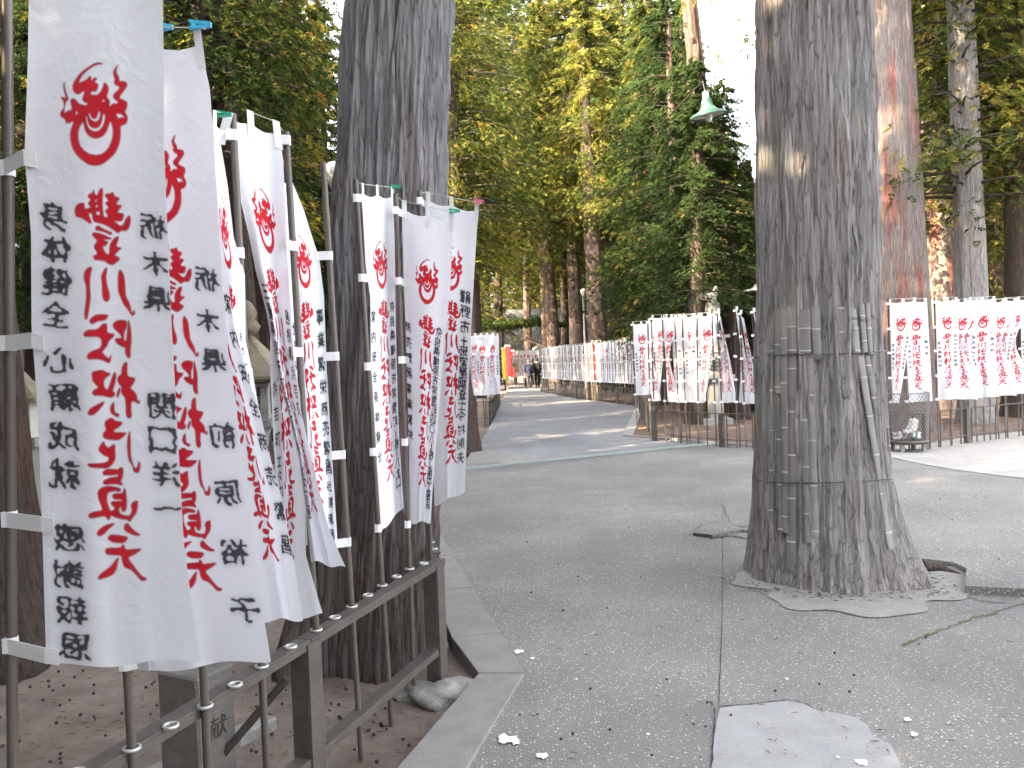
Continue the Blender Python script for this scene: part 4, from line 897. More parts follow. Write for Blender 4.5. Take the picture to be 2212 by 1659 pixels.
BK = [pe, pf_]; BK = [W(1066, 818, 46), W(1090, 818, 48), W(1176, 817, 50)]; BK = [Vector((p.x, p.y, RZ)) for p in BK]
far_fence(BK, 'brown fence across the bend behind the two walkers', 2.0, 0.8)
far_banner(Vector((W(1086, 800, 40).x, 40, 0)), R(-62), 'flat', 'y', 'plain yellow banner left of the far path', 'far end banners', 1.0)
far_banner(Vector((W(1093, 800, 44).x, 44, 0)), R(-50), 'flat', 'r', 'plain red banner beside the yellow one', 'far end banners', 1.1)
far_banner(Vector((W(1101, 800, 46).x, 46, 0)), R(-40), 'fold', 'r', 'darker folded red banner right of the plain red one', 'far end banners', 1.0)
for i in range(12):
    p = BK[1].lerp(BK[2], (i + 0.4) / 12); far_banner(p, R(random.uniform(-15, 15)), random.choice(['flat', 'fold', 'flat']), i % 3, ORD(i) + ' small white banner from the left across the bend behind the walkers', 'far end banners')
for i, (x, y) in enumerate([(1522, 26), (1560, 26), (1640, 25), (1655, 25.5)]):
    p = W(x, 800, y); far_banner(Vector((p.x, p.y, 0)), R(10 * i - 10), 'flat', i % 2, ['banner of the rear line seen left of the stone lantern', 'banner of the rear line seen just right of the stone lantern', 'rear banner between the drooping ones', 'rear banner next to the bamboo-wrapped trunk'][i], 'rear line of banners', 1.0)
for i, p in enumerate(SEC[1:4]):
    pass

# ================================================================= BIG TRUNKS
def trunk_mesh(name, root, base, top, H, r0, r1, mat, flare=0.5, flare_h=0.35, nt=300, nz=300, amp=0.014, seed=1, roots=(), lobes=0.04, z0=-0.15, bend=(0, 0)):
    z = np.linspace(0, 1, nz + 1) ** 1.0; th = np.linspace(0, 2 * np.pi, nt, endpoint=False)
    ZZ, TH = np.meshgrid(z, th, indexing='ij'); zw = z0 + ZZ * (H - z0)
    rad = r0 + (r1 - r0) * np.clip(zw / H, 0, 1) + 0 * TH
    fl = np.exp(-np.maximum(zw, 0) / flare_h) * flare
    ang = np.zeros_like(TH)
    for (a, wdt, s) in roots:
        dth = np.angle(np.exp(1j * (TH - a))); ang += s * np.exp(-(dth / wdt) ** 2)
    rad = rad * (1 + lobes * np.sin(3 * TH + seed) + lobes * 0.7 * np.sin(5 * TH + 2 * seed + 0.15 * zw) + 0.03 * np.sin(9 * TH + seed * 3 + 0.3 * zw))
    rad = rad + r0 * fl * (0.35 + ang)
    P = 36; u = TH / (2 * np.pi)
    def fb(f, zs, sd):
        return vnoise(u * f, zw * zs + 40, f, sd)
    ridge = 1 - np.abs(2 * fb(P, 1.1, seed) - 1); ridge2 = 1 - np.abs(2 * fb(P * 3 if P * 3 < 256 else 108, 2.2, seed + 2) - 1)
    fine = fb(200, 5.0, seed + 4)
    step = np.clip((fb(64, 2.0, seed + 6) - 0.5) * 6, -1, 1)
    rad = rad + amp * ((ridge - 0.5) * 1.3 + (ridge2 - 0.5) * 0.8 + (fine - 0.5) * 0.5 + step * 0.22)
    k = np.clip(zw / H, 0, 1)
    cx = base[0] + (top[0] - base[0]) * k + bend[0] * np.sin(np.pi * k); cy_ = base[1] + (top[1] - base[1]) * k + bend[1] * np.sin(np.pi * k)
    V = np.stack([cx + rad * np.cos(TH) - base[0], cy_ + rad * np.sin(TH) - base[1], zw], -1).reshape(-1, 3)
    i = np.arange(nz)[:, None] * nt; j = np.arange(nt)[None, :]; j2 = (j + 1) % nt
    F = np.stack([i + j, i + j2, i + nt + j2, i + nt + j], -1).reshape(-1, 4)
    return npmesh(name, V, F, mat, root, smooth=False)
def trunk_radius(r0, r1, H, z): return r0 + (r1 - r0) * z / H

# left big trunk
p0 = G(800, 1388); pt = W(863, 0, p0.y); Ht = pt.z
k7 = 7.5 / Ht; top7 = p0 + (pt - p0) * k7
tl = empty('cypress_tree', (p0.x, p0.y, 0)); tag(tl, 'big grey cypress trunk with spreading dark roots behind the near banners', 'tree')
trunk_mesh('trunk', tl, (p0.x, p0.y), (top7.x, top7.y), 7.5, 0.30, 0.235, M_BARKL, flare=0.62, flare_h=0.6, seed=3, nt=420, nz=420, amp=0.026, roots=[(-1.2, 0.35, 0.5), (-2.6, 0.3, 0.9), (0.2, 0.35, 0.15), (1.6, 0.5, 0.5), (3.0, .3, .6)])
# right big trunk wrapped in bamboo
p1 = Vector((TB.x - 0.03, TB.y + 0.30, 0)); pt = W(1757, 0, p1.y); Ht = pt.z; k7 = 7.5 / Ht; topR = p1 + (pt - p1) * k7
TR0, TR1 = 0.405, 0.30
tr = empty('cypress_tree', (p1.x, p1.y, 0)); tag(tr, 'huge cypress trunk standing in the pavement, its foot wrapped in split bamboo', 'tree')
trunk_mesh('trunk', tr, (p1.x, p1.y), (topR.x, topR.y), 7.5, TR0, TR1, M_BARK, flare=0.5, flare_h=0.42, seed=5, nt=480, nz=460, amp=0.026, lobes=0.028, roots=[(-0.75, 0.33, 1.05), (-1.6, 0.4, 0.35), (0.2, 0.35, 0.7), (-2.6, 0.3, 0.05), (2.2, 0.4, 0.3)])
# torn strips of bark
for k in range(12):
    which = k % 3 == 0
    rt, bb, tt, rr0, rr1 = (tl, p0, top7, 0.30, 0.235) if which else (tr, p1, topR, TR0, TR1)
    z0 = random.uniform(1.7, 4.2); ln = random.uniform(0.25, 0.8); a = random.uniform(-2.5, -0.6)
    b = MB(); V = []; rs = []
    for i in range(7):
        z = z0 + ln * i / 6; kk_ = z / 7.5; c = bb.lerp(tt, kk_); r = rr0 + (rr1 - rr0) * kk_ + 0.016 + 0.012 * math.sin(i)
        aa = a + 0.03 * math.sin(i * 1.3); wdt = 0.028 * (1 - abs(i / 3 - 1) * 0.6)
        for s in (-1, 1): V.append(Vector((c.x + r * math.cos(aa + s * wdt), c.y + r * math.sin(aa + s * wdt), z)))
    for i in range(7):
        for s in (0, 1): V.append(V[2 * i + s] * 1 + Vector((-math.cos(a), -math.sin(a), 0)) * 0.01)
    F = [(2 * i, 2 * i + 1, 2 * i + 3, 2 * i + 2) for i in range(6)] + [(14 + 2 * i, 14 + 2 * i + 2, 14 + 2 * i + 3, 14 + 2 * i + 1) for i in range(6)] + [(2 * i, 2 * i + 2, 14 + 2 * i + 2, 14 + 2 * i) for i in range(6)] + [(2 * i + 1, 14 + 2 * i + 1, 14 + 2 * i + 3, 2 * i + 3) for i in range(6)]
    b.add(V, F); part(rt, 'bark_strip', b, M_BARKR if k in (0,) else M_BARK)
# split bamboo slats: seen column at two heights (s coords), width px, colour
SL = [((1679, 667), (1680, 849), 13), ((1681, 860), (1686, 1150), 10), ((1692, 669), (1697, 1150), 13), ((1709, 662), (1711, 763), 18), ((1711, 768), (1708, 1235), 16), ((1737, 667), (1738, 763), 20), ((1734, 768), (1745, 1172), 12), ((1748, 768), (1761, 1160), 12),
      ((1760, 660), (1766, 776), 14), ((1816, 658), (1820, 760), 14), ((1823, 762), (1829, 842), 13), ((1841, 667), (1852, 763), 13), ((1861, 656), (1869, 763), 11), ((1873, 655), (1881, 763), 10), ((1858, 768), (1925, 1186), 15), ((1872, 768), (1897, 908), 13), ((1916, 922), (1924, 1004), 5), ((1668, 690), (1666, 1120), 8)]
def hit_trunk(sx, sy, extra=0.014):
    d = ray(sx, sy); o = Vector((0, 0, HZ)); t = 3.0
    best = None
    while t < 8.0:
        p = o + d * (t / 1.0); kk_ = max(0, p.z) / 7.5; c = p1.lerp(topR, kk_); r = TR0 + (TR1 - TR0) * kk_ + extra
        fl = 0.5 * math.exp(-max(p.z, 0) / 0.42); a = math.atan2(p.y - c.y, p.x - c.x)
        ang = sum(s * math.exp(-(((a - a0 + math.pi) % (2 * math.pi) - math.pi) / w_) ** 2) for a0, w_, s in [(-0.75, 0.33, 1.05), (-1.6, 0.4, 0.35), (0.2, 0.35, 0.7), (-2.6, 0.3, 0.05), (2.2, 0.4, 0.3)])
        r += TR0 * fl * (0.35 + ang)
        dd_ = math.hypot(p.x - c.x, p.y - c.y)
        if best is None or dd_ - r < best[0]: best = (dd_ - r, p.copy(), c.copy(), r)
        if dd_ <= r: return p, c, r
        t += 0.01
    _, p, c, r = best; n = (Vector((p.x - c.x, p.y - c.y, 0))).normalized(); q = Vector((c.x, c.y, p.z)) + n * r; return q, c, r
for (ta, tb_, wpx) in SL:
    wd = wpx * 1.3 / S * 5.3 / FPX; rs = random.Random(ta[0]); n = 16; V = []; F = []; m = 5
    nodes = MB(); rows = []
    for i in range(n + 1):
        f = i / n; sx = ta[0] + (tb_[0] - ta[0]) * f; sy = ta[1] + (tb_[1] - ta[1]) * f
        p, c, r = hit_trunk(sx, sy); out = Vector((p.x - c.x, p.y - c.y, 0)).normalized(); side = Vector((-out.y, out.x, 0))
        rows.append((p, out, side))
    def prof(p, out, side, w_, h_, t_):
        pts = []
        for j in range(m):
            a = math.pi * (j / (m - 1)); pts.append(p + side * (math.cos(a) * w_ / 2) + out * (math.sin(a) * h_))
        for j in range(m - 1, -1, -1):
            a = math.pi * (j / (m - 1)); pts.append(p + side * (math.cos(a) * (w_ / 2 - 0.002)) + out * (math.sin(a) * (h_) - t_))
        return pts
    for (p, out, side) in rows: V += prof(p, out, side, wd, 0.010, 0.005)
    K = 2 * m
    for i in range(n):
        for j in range(K): F.append((i * K + j, i * K + (j + 1) % K, (i + 1) * K + (j + 1) % K, (i + 1) * K + j))
    F += [tuple(range(K - 1, -1, -1)), tuple(range(n * K, n * K + K))]
    b = MB(); b.add(V, F); o = part(tr, 'bamboo_slat', b, M_BAMBS[rs.randrange(3)])
    LL = (rows[0][0] - rows[-1][0]).length; nn = max(1, int(LL / 0.30)); off = rs.random()
    for q in range(nn + 1):
        f = (q + off) / (nn + 1) ; i = min(n - 1, int(f * n)); p = rows[i][0].lerp(rows[i + 1][0], f * n - i); _, out, side = rows[i]
        VV = []; up2 = (rows[i][0] - rows[i + 1][0]).normalized() * 0.0045
        for s_ in (1, -1): VV += prof(p + up2 * s_ + out * 0.002, out, side, wd + 0.003, 0.0115, 0.006)
        FF = [(j, (j + 1) % K, K + (j + 1) % K, K + j) for j in range(K)] + [tuple(range(K - 1, -1, -1)), tuple(range(K, 2 * K))]
        bb_ = MB(); bb_.add(VV, FF); me_o = mesh('node', [x - Vector(tr.location) for x in bb_.v], bb_.f, M_BNODE, o)
for (ya, yb) in ((766, 757), (1042, 1035)):
    b = MB(); pts = []
    for i in range(30):
        sx = 1655 + (1925 - 1655) * i / 29; p, c, r = hit_trunk(sx, ya + (yb - ya) * i / 29 + 4 * math.sin(math.pi * i / 29), 0.03); pts.append(p)
    c = (pts[0] + pts[-1]) / 2; cc = p1.lerp(topR, pts[0].z / 7.5); r = (Vector((pts[0].x - cc.x, pts[0].y - cc.y, 0))).length
    a0_ = math.atan2(pts[-1].y - cc.y, pts[-1].x - cc.x); a1_ = math.atan2(pts[0].y - cc.y, pts[0].x - cc.x)
    while a1_ < a0_: a1_ += 2 * math.pi
    back = [Vector((cc.x + r * math.cos(a0_ + (a1_ - a0_) * t / 14), cc.y + r * math.sin(a0_ + (a1_ - a0_) * t / 14), pts[-1].z + (pts[0].z - pts[-1].z) * t / 14)) for t in range(1, 14)]
    b.tube(pts + back + [pts[0]], 0.0035, 5, caps=False); part(tr, 'wire_band', b, M_WIRE)
# trunk at far left edge
pL = G(-85, 1400); tt = empty('cypress_tree', (pL.x, pL.y, 0)); tag(tt, 'dark brown trunk at the left edge behind the nearest pole', 'tree')
trunk_mesh('trunk', tt, (pL.x, pL.y), (pL.x - 0.25, pL.y), 7.5, 0.42, 0.34, M_BARKD, flare=0.5, seed=8, nt=160, nz=180, roots=[(-0.6, 0.4, 0.7), (0.4, 0.4, 0.6)])

# ================================================================= GROVE
def make_crown(seed, H=14.0, Rm=3.4, nb=120, per=26, shape=0.8, leaf=0.105, droop=0.35, z0=0.0):
    r = np.random.default_rng(seed); V = []; F = []; T = []; limbs = MB()
    quadu = np.array([[0, 0], [0.45, 0.5], [1, 0], [0.45, -0.5]])
    vs_l = []; tint = []
    for b_ in range(nb):
        f = (b_ + r.random()) / nb; z = z0 + H * f; az = r.random() * 2 * np.pi
        ln = Rm * ((1 - f) ** shape * 0.9 + 0.12) * (0.6 + 0.6 * r.random())
        d = np.array([np.cos(az), np.sin(az)])
        pts = []
        for s in np.linspace(0, 1, 6):
            pts.append(np.array([d[0] * ln * s, d[1] * ln * s, z + ln * (0.12 * s - droop * s * s)]))
        limbs.tube([Vector(p) for p in pts[:5]], [0.045 * (ln / Rm) + 0.012, 0.035, 0.025, 0.016, 0.008], 4, caps=False)
        bt = r.random()
        for k in range(per):
            s = 0.25 + 0.8 * (k + r.random()) / per; s = min(s, 1.04); j = min(4, int(s * 5)); ff = s * 5 - j
            c = pts[j] * (1 - ff) + pts[min(5, j + 1)] * ff if j < 5 else pts[5]
            off = r.normal(0, 1, 3) * np.array([0.20, 0.20, 0.13]) * ln * 0.42; c = c + off
            a = az + r.normal(0, 0.9); dr = np.array([np.cos(a), np.sin(a), -0.35 - 0.7 * r.random()]); dr /= np.linalg.norm(dr)
            sd_ = np.cross(dr, np.array([r.normal(0, .35), r.normal(0, .35), 1.0])); sd_ /= np.linalg.norm(sd_)
            L = leaf * (2.2 + 2.0 * r.random()); tn = 0.30 * bt + 0.42 * r.random() + (0.55 if r.random() < 0.02 else 0) - 0.05
            nl = 10
            for q in range(nl):
                t = q / (nl - 1); sg = 1 if q % 2 else -1; st = c + dr * L * t * 0.75
                ld = dr * 0.75 + sd_ * sg * (0.75 - 0.3 * t) + r.normal(0, 0.14, 3); ld /= np.linalg.norm(ld)
                l2 = leaf * (1.25 - 0.55 * t) * (0.8 + 0.5 * r.random()); wv = np.cross(ld, np.cross(dr, sd_) + r.normal(0, 0.45, 3)); wv /= np.linalg.norm(wv)
                vs_l.append(st[None] + quadu[:, :1] * ld[None] * l2 + quadu[:, 1:] * wv[None] * l2 * 0.42)
                tint.append(tn + 0.08 * t)
    V = np.concatenate(vs_l); F = np.arange(len(V)).reshape(-1, 4)
    return V, F, np.array(tint), limbs
CR = []
for sd_, kw_ in ((1, dict(H=13, Rm=3.6, nb=150, per=36)), (2, dict(H=12, Rm=3.2, nb=140, per=36, droop=0.5)), (3, dict(H=14, Rm=4.0, nb=160, per=36, shape=0.6, droop=0.3)), (4, dict(H=15, Rm=4.6, nb=230, per=38, shape=0.28, droop=0.35))):
    V, F, T, lb = make_crown(sd_, **kw_)
    me = npmesh('_crown', V, F, M_LEAF, attr=T); me.name = 'crown'
    ml = bpy.data.meshes.new('limbs'); ml.from_pydata([tuple(v) for v in lb.v], [], lb.f); ml.materials.append(M_LIMB)
    me2 = me.copy(); me2.materials.clear(); me2.materials.append(M_LEAFD)
    CR.append((me, ml, me2))
def gtrunk(base, lean, H, r0, r1, seed, mat, hi=False, bend=(0, 0), nt=None, nz=None):
    return ((base, lean, H, r0, r1, seed, mat))
def tree(base, H, r0, crown, zc, sc_, label, mat=M_BARKD, lean=(0, 0), dark=False, hi=False, group=None, rz=None, sz=None, name='cypress_tree', bare=0):
    root = empty(name, (base.x, base.y, 0)); tag(root, label, 'tree', group)
    trunk_mesh('trunk', root, (base.x, base.y), (base.x + lean[0], base.y + lean[1]), H, r0, r0 * 0.35 if not hi else r0 * 0.62, mat, flare=0.45, flare_h=0.4, nt=140 if hi else 28, nz=180 if hi else 24, amp=0.012 if hi else 0.02 * r0 / 0.3, seed=int(abs(base.x * 13 + base.y * 7)) % 50, roots=[(0.5, .4, .5), (2.5, .4, .5), (-1.5, .4, .5)])
    if crown is not None:
        me, ml, md = CR[crown]; k = (zc + 3) / H
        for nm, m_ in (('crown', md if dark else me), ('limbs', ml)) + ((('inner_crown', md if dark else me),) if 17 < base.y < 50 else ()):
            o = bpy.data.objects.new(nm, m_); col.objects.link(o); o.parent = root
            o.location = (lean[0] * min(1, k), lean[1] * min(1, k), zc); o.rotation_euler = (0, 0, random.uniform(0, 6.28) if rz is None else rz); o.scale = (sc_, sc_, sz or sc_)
            o['kind'] = 'stuff'
            if nm == 'inner_crown': o.scale = (sc_ * 0.48, sc_ * 0.48, (sz or sc_) * 0.97); o.rotation_euler[2] += 2.0; o.location.z += 0.3
    return root
# trunks the photograph shows one by one: (s x, s y or None, distance, radius ...)
def at(sx, Y): p = W(sx, 900, Y); return Vector((p.x, p.y, 0))
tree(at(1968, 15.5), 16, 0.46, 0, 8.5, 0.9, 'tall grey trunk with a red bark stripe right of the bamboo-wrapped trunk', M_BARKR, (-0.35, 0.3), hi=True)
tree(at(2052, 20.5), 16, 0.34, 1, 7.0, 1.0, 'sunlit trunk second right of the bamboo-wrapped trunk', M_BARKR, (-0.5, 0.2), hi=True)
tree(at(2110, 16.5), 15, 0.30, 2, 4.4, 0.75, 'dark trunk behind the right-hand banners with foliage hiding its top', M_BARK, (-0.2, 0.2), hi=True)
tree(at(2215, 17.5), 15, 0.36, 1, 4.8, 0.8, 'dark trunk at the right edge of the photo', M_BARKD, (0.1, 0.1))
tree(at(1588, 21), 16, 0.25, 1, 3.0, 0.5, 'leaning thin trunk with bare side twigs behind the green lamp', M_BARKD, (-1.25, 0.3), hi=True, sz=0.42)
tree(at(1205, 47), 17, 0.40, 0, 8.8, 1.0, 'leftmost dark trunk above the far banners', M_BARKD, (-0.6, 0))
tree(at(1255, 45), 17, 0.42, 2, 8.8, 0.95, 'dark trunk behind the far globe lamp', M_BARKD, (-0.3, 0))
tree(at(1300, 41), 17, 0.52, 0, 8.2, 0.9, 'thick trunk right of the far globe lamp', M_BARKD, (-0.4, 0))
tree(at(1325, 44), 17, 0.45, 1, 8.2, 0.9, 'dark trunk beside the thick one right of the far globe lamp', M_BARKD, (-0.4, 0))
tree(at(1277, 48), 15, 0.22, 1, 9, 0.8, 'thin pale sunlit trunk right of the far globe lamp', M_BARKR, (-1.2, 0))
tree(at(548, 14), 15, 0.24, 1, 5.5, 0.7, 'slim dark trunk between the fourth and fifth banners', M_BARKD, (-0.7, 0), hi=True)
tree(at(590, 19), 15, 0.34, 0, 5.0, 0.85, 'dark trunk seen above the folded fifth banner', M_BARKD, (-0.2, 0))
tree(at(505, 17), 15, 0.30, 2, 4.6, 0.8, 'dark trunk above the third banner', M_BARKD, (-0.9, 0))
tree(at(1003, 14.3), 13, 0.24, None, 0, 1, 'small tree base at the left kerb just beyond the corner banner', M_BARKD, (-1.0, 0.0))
# the grove behind
def grove_label(sx, Y, s_):
    near = 'close' if Y < 28 else ('mid-distance' if Y < 48 else 'far')
    size = 'slim' if s_ < 0.7 else ('broad' if s_ > 1.15 else 'full')
    marks = [(-60, 'past the left edge of the photo'), (60, 'behind the left edge trunk'), (250, 'behind the nearest banner'), (400, 'behind the second banner'), (520, 'above the third banner'), (620, 'above the folded banners'), (740, 'beside the near globe lamp'), (900, 'behind the left big trunk'), (1010, 'just right of the left big trunk'), (1100, 'above the walkers on its left side'), (1180, 'above the end of the path'), (1260, 'above the far globe lamp'), (1350, 'over the far row of banners'), (1430, 'over the start of the middle banner group'), (1510, 'left of the hanging lamp and stone lantern'), (1600, 'below the hanging lamp'), (1680, 'beside the left edge of the bamboo-wrapped trunk'), (1880, 'behind the bamboo-wrapped trunk'), (1960, 'behind the red-striped trunk'), (2060, 'between the right-hand trunks'), (2150, 'above the right-hand banners'), (2320, 'at the right edge of the photo')]
    w_ = min(marks, key=lambda m: abs(m[0] - sx))[1]
    k_ = near + ' ' + size + ' green cypress ' + w_; n_ = _LB.get(k_, 0); _LB[k_] = n_ + 1
    return k_ + ['', ', one further back', ', two further back', ', three further back', ', four further back', ', five further back', ', six further back', ', seven further back'][min(7, n_)]
_LB = {}
GR = [  # (s x, distance, crown, base of crown, scale, dark)
 (1480, 24, 2, 2.1, 0.66, 1), (1500, 21, 1, 2.0, 0.55, 1), (1540, 24, 0, 2.2, 0.5, 1), (1640, 24.5, 1, 2.0, 0.4, 1), (1500, 28, 0, 2.2, 0.72, 0), (1470, 33, 0, 2.6, 0.75, 0), (1640, 22, 0, 2.2, 0.35, 1), (1505, 18.5, 0, 2.7, 0.45, 1), (1600, 19.5, 2, 2.5, 0.36, 1), (1430, 26.5, 2, 2.6, 0.6, 1), (1420, 30, 1, 4.5, 0.8, 0), (1590, 27, 1, 2.2, 0.45, 1),
 (1035, 38, 1, 6.0, 0.9, 0), (1005, 31, 0, 5.0, 0.8, 0), (1000, 46, 0, 4.0, 1.0, 0), (1145, 58, 2, 8.0, 1.1, 0), (1030, 60, 1, 2.5, 1.0, 0), (1250, 62, 2, 7.0, 1.1, 0), (1310, 56, 1, 7.4, 1.0, 0), (1225, 56, 0, 8.4, 1.1, 0), (1460, 42, 0, 3.0, 0.95, 0), (1480, 50, 0, 2.4, 1.1, 0), (1500, 38, 1, 2.4, 1.0, 0), (1410, 54, 1, 2.8, 1.0, 0), (1190, 76, 0, 6, 1.3, 0), (1320, 80, 1, 3, 1.3, 0), (1100, 80, 2, 4, 1.2, 0), (960, 62, 2, 2, 1.1, 0), (1260, 86, 0, 3, 1.3, 0), (1400, 84, 2, 2, 1.3, 0), (1020, 88, 1, 2, 1.3, 0),
 (1210, 84, 0, 7, 1.7, 0), (1290, 70, 2, 8, 1.6, 0), (1060, 74, 2, 6, 1.6, 0), (1170, 98, 2, 6, 1.9, 0), (1340, 96, 1, 3, 1.9, 0), (1250, 104, 0, 3, 2.0, 0), (1440, 72, 0, 3, 1.5, 0), (1020, 50, 0, 7, 1.1, 0), (1185, 52, 1, 10, 1.0, 0), (1340, 46, 0, 8.5, 0.95, 0), (1470, 60, 1, 3, 1.3, 0), (1900, 21, 2, 4.5, 0.5, 0), (2090, 22.5, 2, 4.0, 0.6, 0), (2180, 30, 1, 2.5, 0.9, 0), (1830, 36, 0, 3, 1.1, 0), (1085, 60, 3, 8, 1.7, 0), (1275, 64, 3, 9, 1.8, 0), (1375, 58, 3, 6, 1.5, 0), (1035, 42, 3, 7, 1.1, 0), (1440, 46, 3, 3.2, 1.1, 0), (1010, 28, 3, 6.2, 0.7, 0), (1390, 88, 3, 4, 1.9, 0), (1130, 92, 3, 8, 2.1, 0), (1240, 94, 0, 6, 2.0, 0),
 (1850, 30, 0, 2.2, 0.8, 0), (1880, 27, 2, 3.0, 0.8, 0), (1950, 36, 1, 2.5, 1.0, 0), (1995, 24, 1, 2.6, 0.6, 0), (2030, 30, 0, 2.3, 0.8, 0), (2120, 26, 1, 2.4, 0.8, 0), (2150, 21, 0, 2.6, 0.55, 0), (2210, 24, 2, 2.8, 0.75, 0), (2300, 28, 0, 2.4, 0.9, 0), (1920, 44, 2, 2.3, 1.1, 0), (2070, 42, 1, 2.3, 1.1, 0), (1860, 48, 1, 2.3, 1.1, 0), (2000, 55, 2, 2.3, 1.15, 0), (2150, 50, 0, 2.3, 1.1, 0), (2200, 38, 2, 2.3, 1.1, 0), (1640, 55, 0, 2.2, 0.6, 0), (1580, 62, 2, 2.2, 0.85, 0), (1450, 66, 0, 2.4, 1.15, 0),
 (380, 20, 0, 3.2, 0.8, 1), (450, 13.5, 2, 4.4, 0.6, 1), (500, 26, 1, 2.6, 0.95, 1), (600, 32, 2, 2.4, 1.0, 1), (660, 22, 1, 2.5, 0.75, 1), (720, 30, 0, 2.2, 0.95, 1), (300, 30, 2, 2.4, 1.0, 1), (200, 22, 1, 2.6, 0.8, 1), (80, 18, 0, 2.4, 0.75, 1), (0, 27, 2, 2.4, 1.0, 1), (-120, 15, 1, 2.8, 0.7, 1), (-60, 40, 0, 2.2, 1.2, 1), (420, 45, 0, 2.2, 1.2, 1), (560, 55, 1, 2.2, 0.9, 1), (690, 60, 0, 2.2, 0.9, 1), (240, 50, 1, 2.2, 1.2, 1)]
for (sx, Y, cr, zc, s_, dk) in sorted(GR, key=lambda q: q[1]):
    side = 'left of the left trunk' if sx < 760 else ('between the two big trunks' if sx < 1650 else 'right of the bamboo-wrapped trunk')
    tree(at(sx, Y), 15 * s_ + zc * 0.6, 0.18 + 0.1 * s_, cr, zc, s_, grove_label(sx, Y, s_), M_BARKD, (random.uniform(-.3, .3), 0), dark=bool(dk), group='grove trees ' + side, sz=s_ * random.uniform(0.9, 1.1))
# unseen grove trees, added beside and behind the viewer to block sun and shade the scene
BV = []
rb2 = random.Random(5)
for d_ in (6.5, 9, 12, 15.5, 19, 23, 28):
    for l_ in range(-5, 9):
        l = l_ * 2.9 + rb2.uniform(-.8, .8); x = -0.78 * d_ - 0.62 * l * -1 * -1; y = -0.62 * d_ + 0.78 * l
        if y > 0 and x > -0.66 * y - 3.0: continue
        if abs(x) < 2.2 and abs(y) < 2.2: continue
        top = 12.8
        BV.append((x, y, (d_ + l_) % 3, rb2.uniform(1.2, 2.4), min(1.0, (top - 2) / 13.0)))
for (x, y, cr, zc, s_) in BV + [(-7.6, 7.0, 3, 3.2, 0.66), (-9.6, 10.4, 3, 3.2, 0.66), (-6.6, 4.6, 1, 3.0, 0.7), (-11.5, 13.0, 3, 3.2, 0.66), (-6, 3.8, 0, 8, 1.0), (-8.2, 1.8, 2, 8, 1.0), (-4.6, -1.4, 3, 2.2, 0.5), (-3.6, -3.2, 0, 2.2, 0.55), (-6.4, -3.8, 3, 2.2, 0.6), (-5.6, 0.4, 1, 2.4, 0.5), (5, -7, 1, 6, 1.0), (8, -13, 0, 4, 1.2), (1, -10, 2, 3, 1.1)]:
    cr = int(cr)
    tree(Vector((x, y, 0)), zc + 12 * s_, 0.25, cr, zc, s_, 'unseen cypress added beside or behind the viewer to cast shade', M_BARKD, group='added shade trees behind the viewer', dark=True)
for rt, tp, zc, cr in ((tl, top7 - p0, 6.3, 1), (tr, topR - p1, 6.5, 0), (tt, Vector((-.25, 0, 0)), 6.0, 1)):
    me, ml, md = CR[cr]
    for nm, m_ in (('crown', me), ('limbs', ml)):
        o = bpy.data.objects.new(nm, m_); col.objects.link(o); o.parent = rt; o.location = (tp.x, tp.y, zc); o.scale = (0.8, 0.8, 0.8); o.rotation_euler = (0, 0, cr * 1.7); o['kind'] = 'stuff'
# bare side twigs of the leaning trunk
# ================================================================= STONE LANTERNS, LAMPS, PILLAR
def lattice(b, c, wd, ht, n, rz=0.0, th=0.02, bar_=0.014):
    Q = Matrix.Rotation(rz, 3, 'Z')
    for i in range(n + 1):
        x = -wd / 2 + wd * i / n; b.box(Vector(c) + Q @ Vector((x, 0, 0)), (bar_, th, ht), rz)
        b.box(Vector(c) + Q @ Vector((0, 0.001, -ht / 2 + ht * i / n)), (wd, th * 0.8, bar_), rz)
p = G(548, 1085); p = Vector((p.x, p.y, 0)); p = at(545, 9.0)
ln = empty('stone_lantern', tuple(p)); tag(ln, 'large stone lantern with brown hipped roof and lattice window behind the near banners', 'lantern')
def lp(name, b, mat, sm=False): return mesh(name, b.v, b.f, mat, ln, sm)
b = MB(); b.box((0, 0, 0.10), (1.0, 1.0, 0.3)); b.box((0, 0, 0.32), (0.74, 0.74, 0.14)); bevel(lp('base', b, M_STONE), 0.02)
b = MB(); b.lathe([(0.20, 0.39), (0.17, 0.5), (0.15, 0.65), (0.17, 0.8), (0.21, 0.9)], n=20); lp('shaft', b, M_STONE, True)
b = MB(); b.box((0, 0, 0.95), (0.62, 0.62, 0.10)); bevel(lp('platform', b, M_STONE), 0.015)
b = MB(); 
for sx_ in (-1, 1):
    for sy_ in (-1, 1): b.box((sx_ * 0.21, sy_ * 0.21, 1.17), (0.09, 0.09, 0.34))
b.box((0, 0, 1.36), (0.54, 0.54, 0.05)); b.box((0, 0, 1.02), (0.50, 0.50, 0.035)); b.box((0, 0.0, 1.17), (0.30, 0.30, 0.33)); bevel(lp('fire_box', b, M_STONE), 0.006)
b = MB(); lattice(b, (0, -0.19, 1.18), 0.32, 0.30, 4); lp('lattice_window', b, M_DARK)
b = MB(); b.box((0, -0.165, 1.18), (0.32, 0.02, 0.30)); lp('window_pane', b, M_PLASTER)
b = MB(); b.lathe([(0.62, 1.40), (0.66, 1.44), (0.50, 1.55), (0.30, 1.68), (0.10, 1.86), (0.06, 1.9)], n=4, ph=math.pi / 4); bevel(lp('roof', b, M_STONED), 0.02)
b = MB(); b.lathe([(0.0, 1.89), (0.10, 1.93), (0.13, 2.0), (0.07, 2.07), (0.10, 2.14), (0.05, 2.24), (0.0, 2.28)], n=14); lp('finial', b, M_STONED, True)
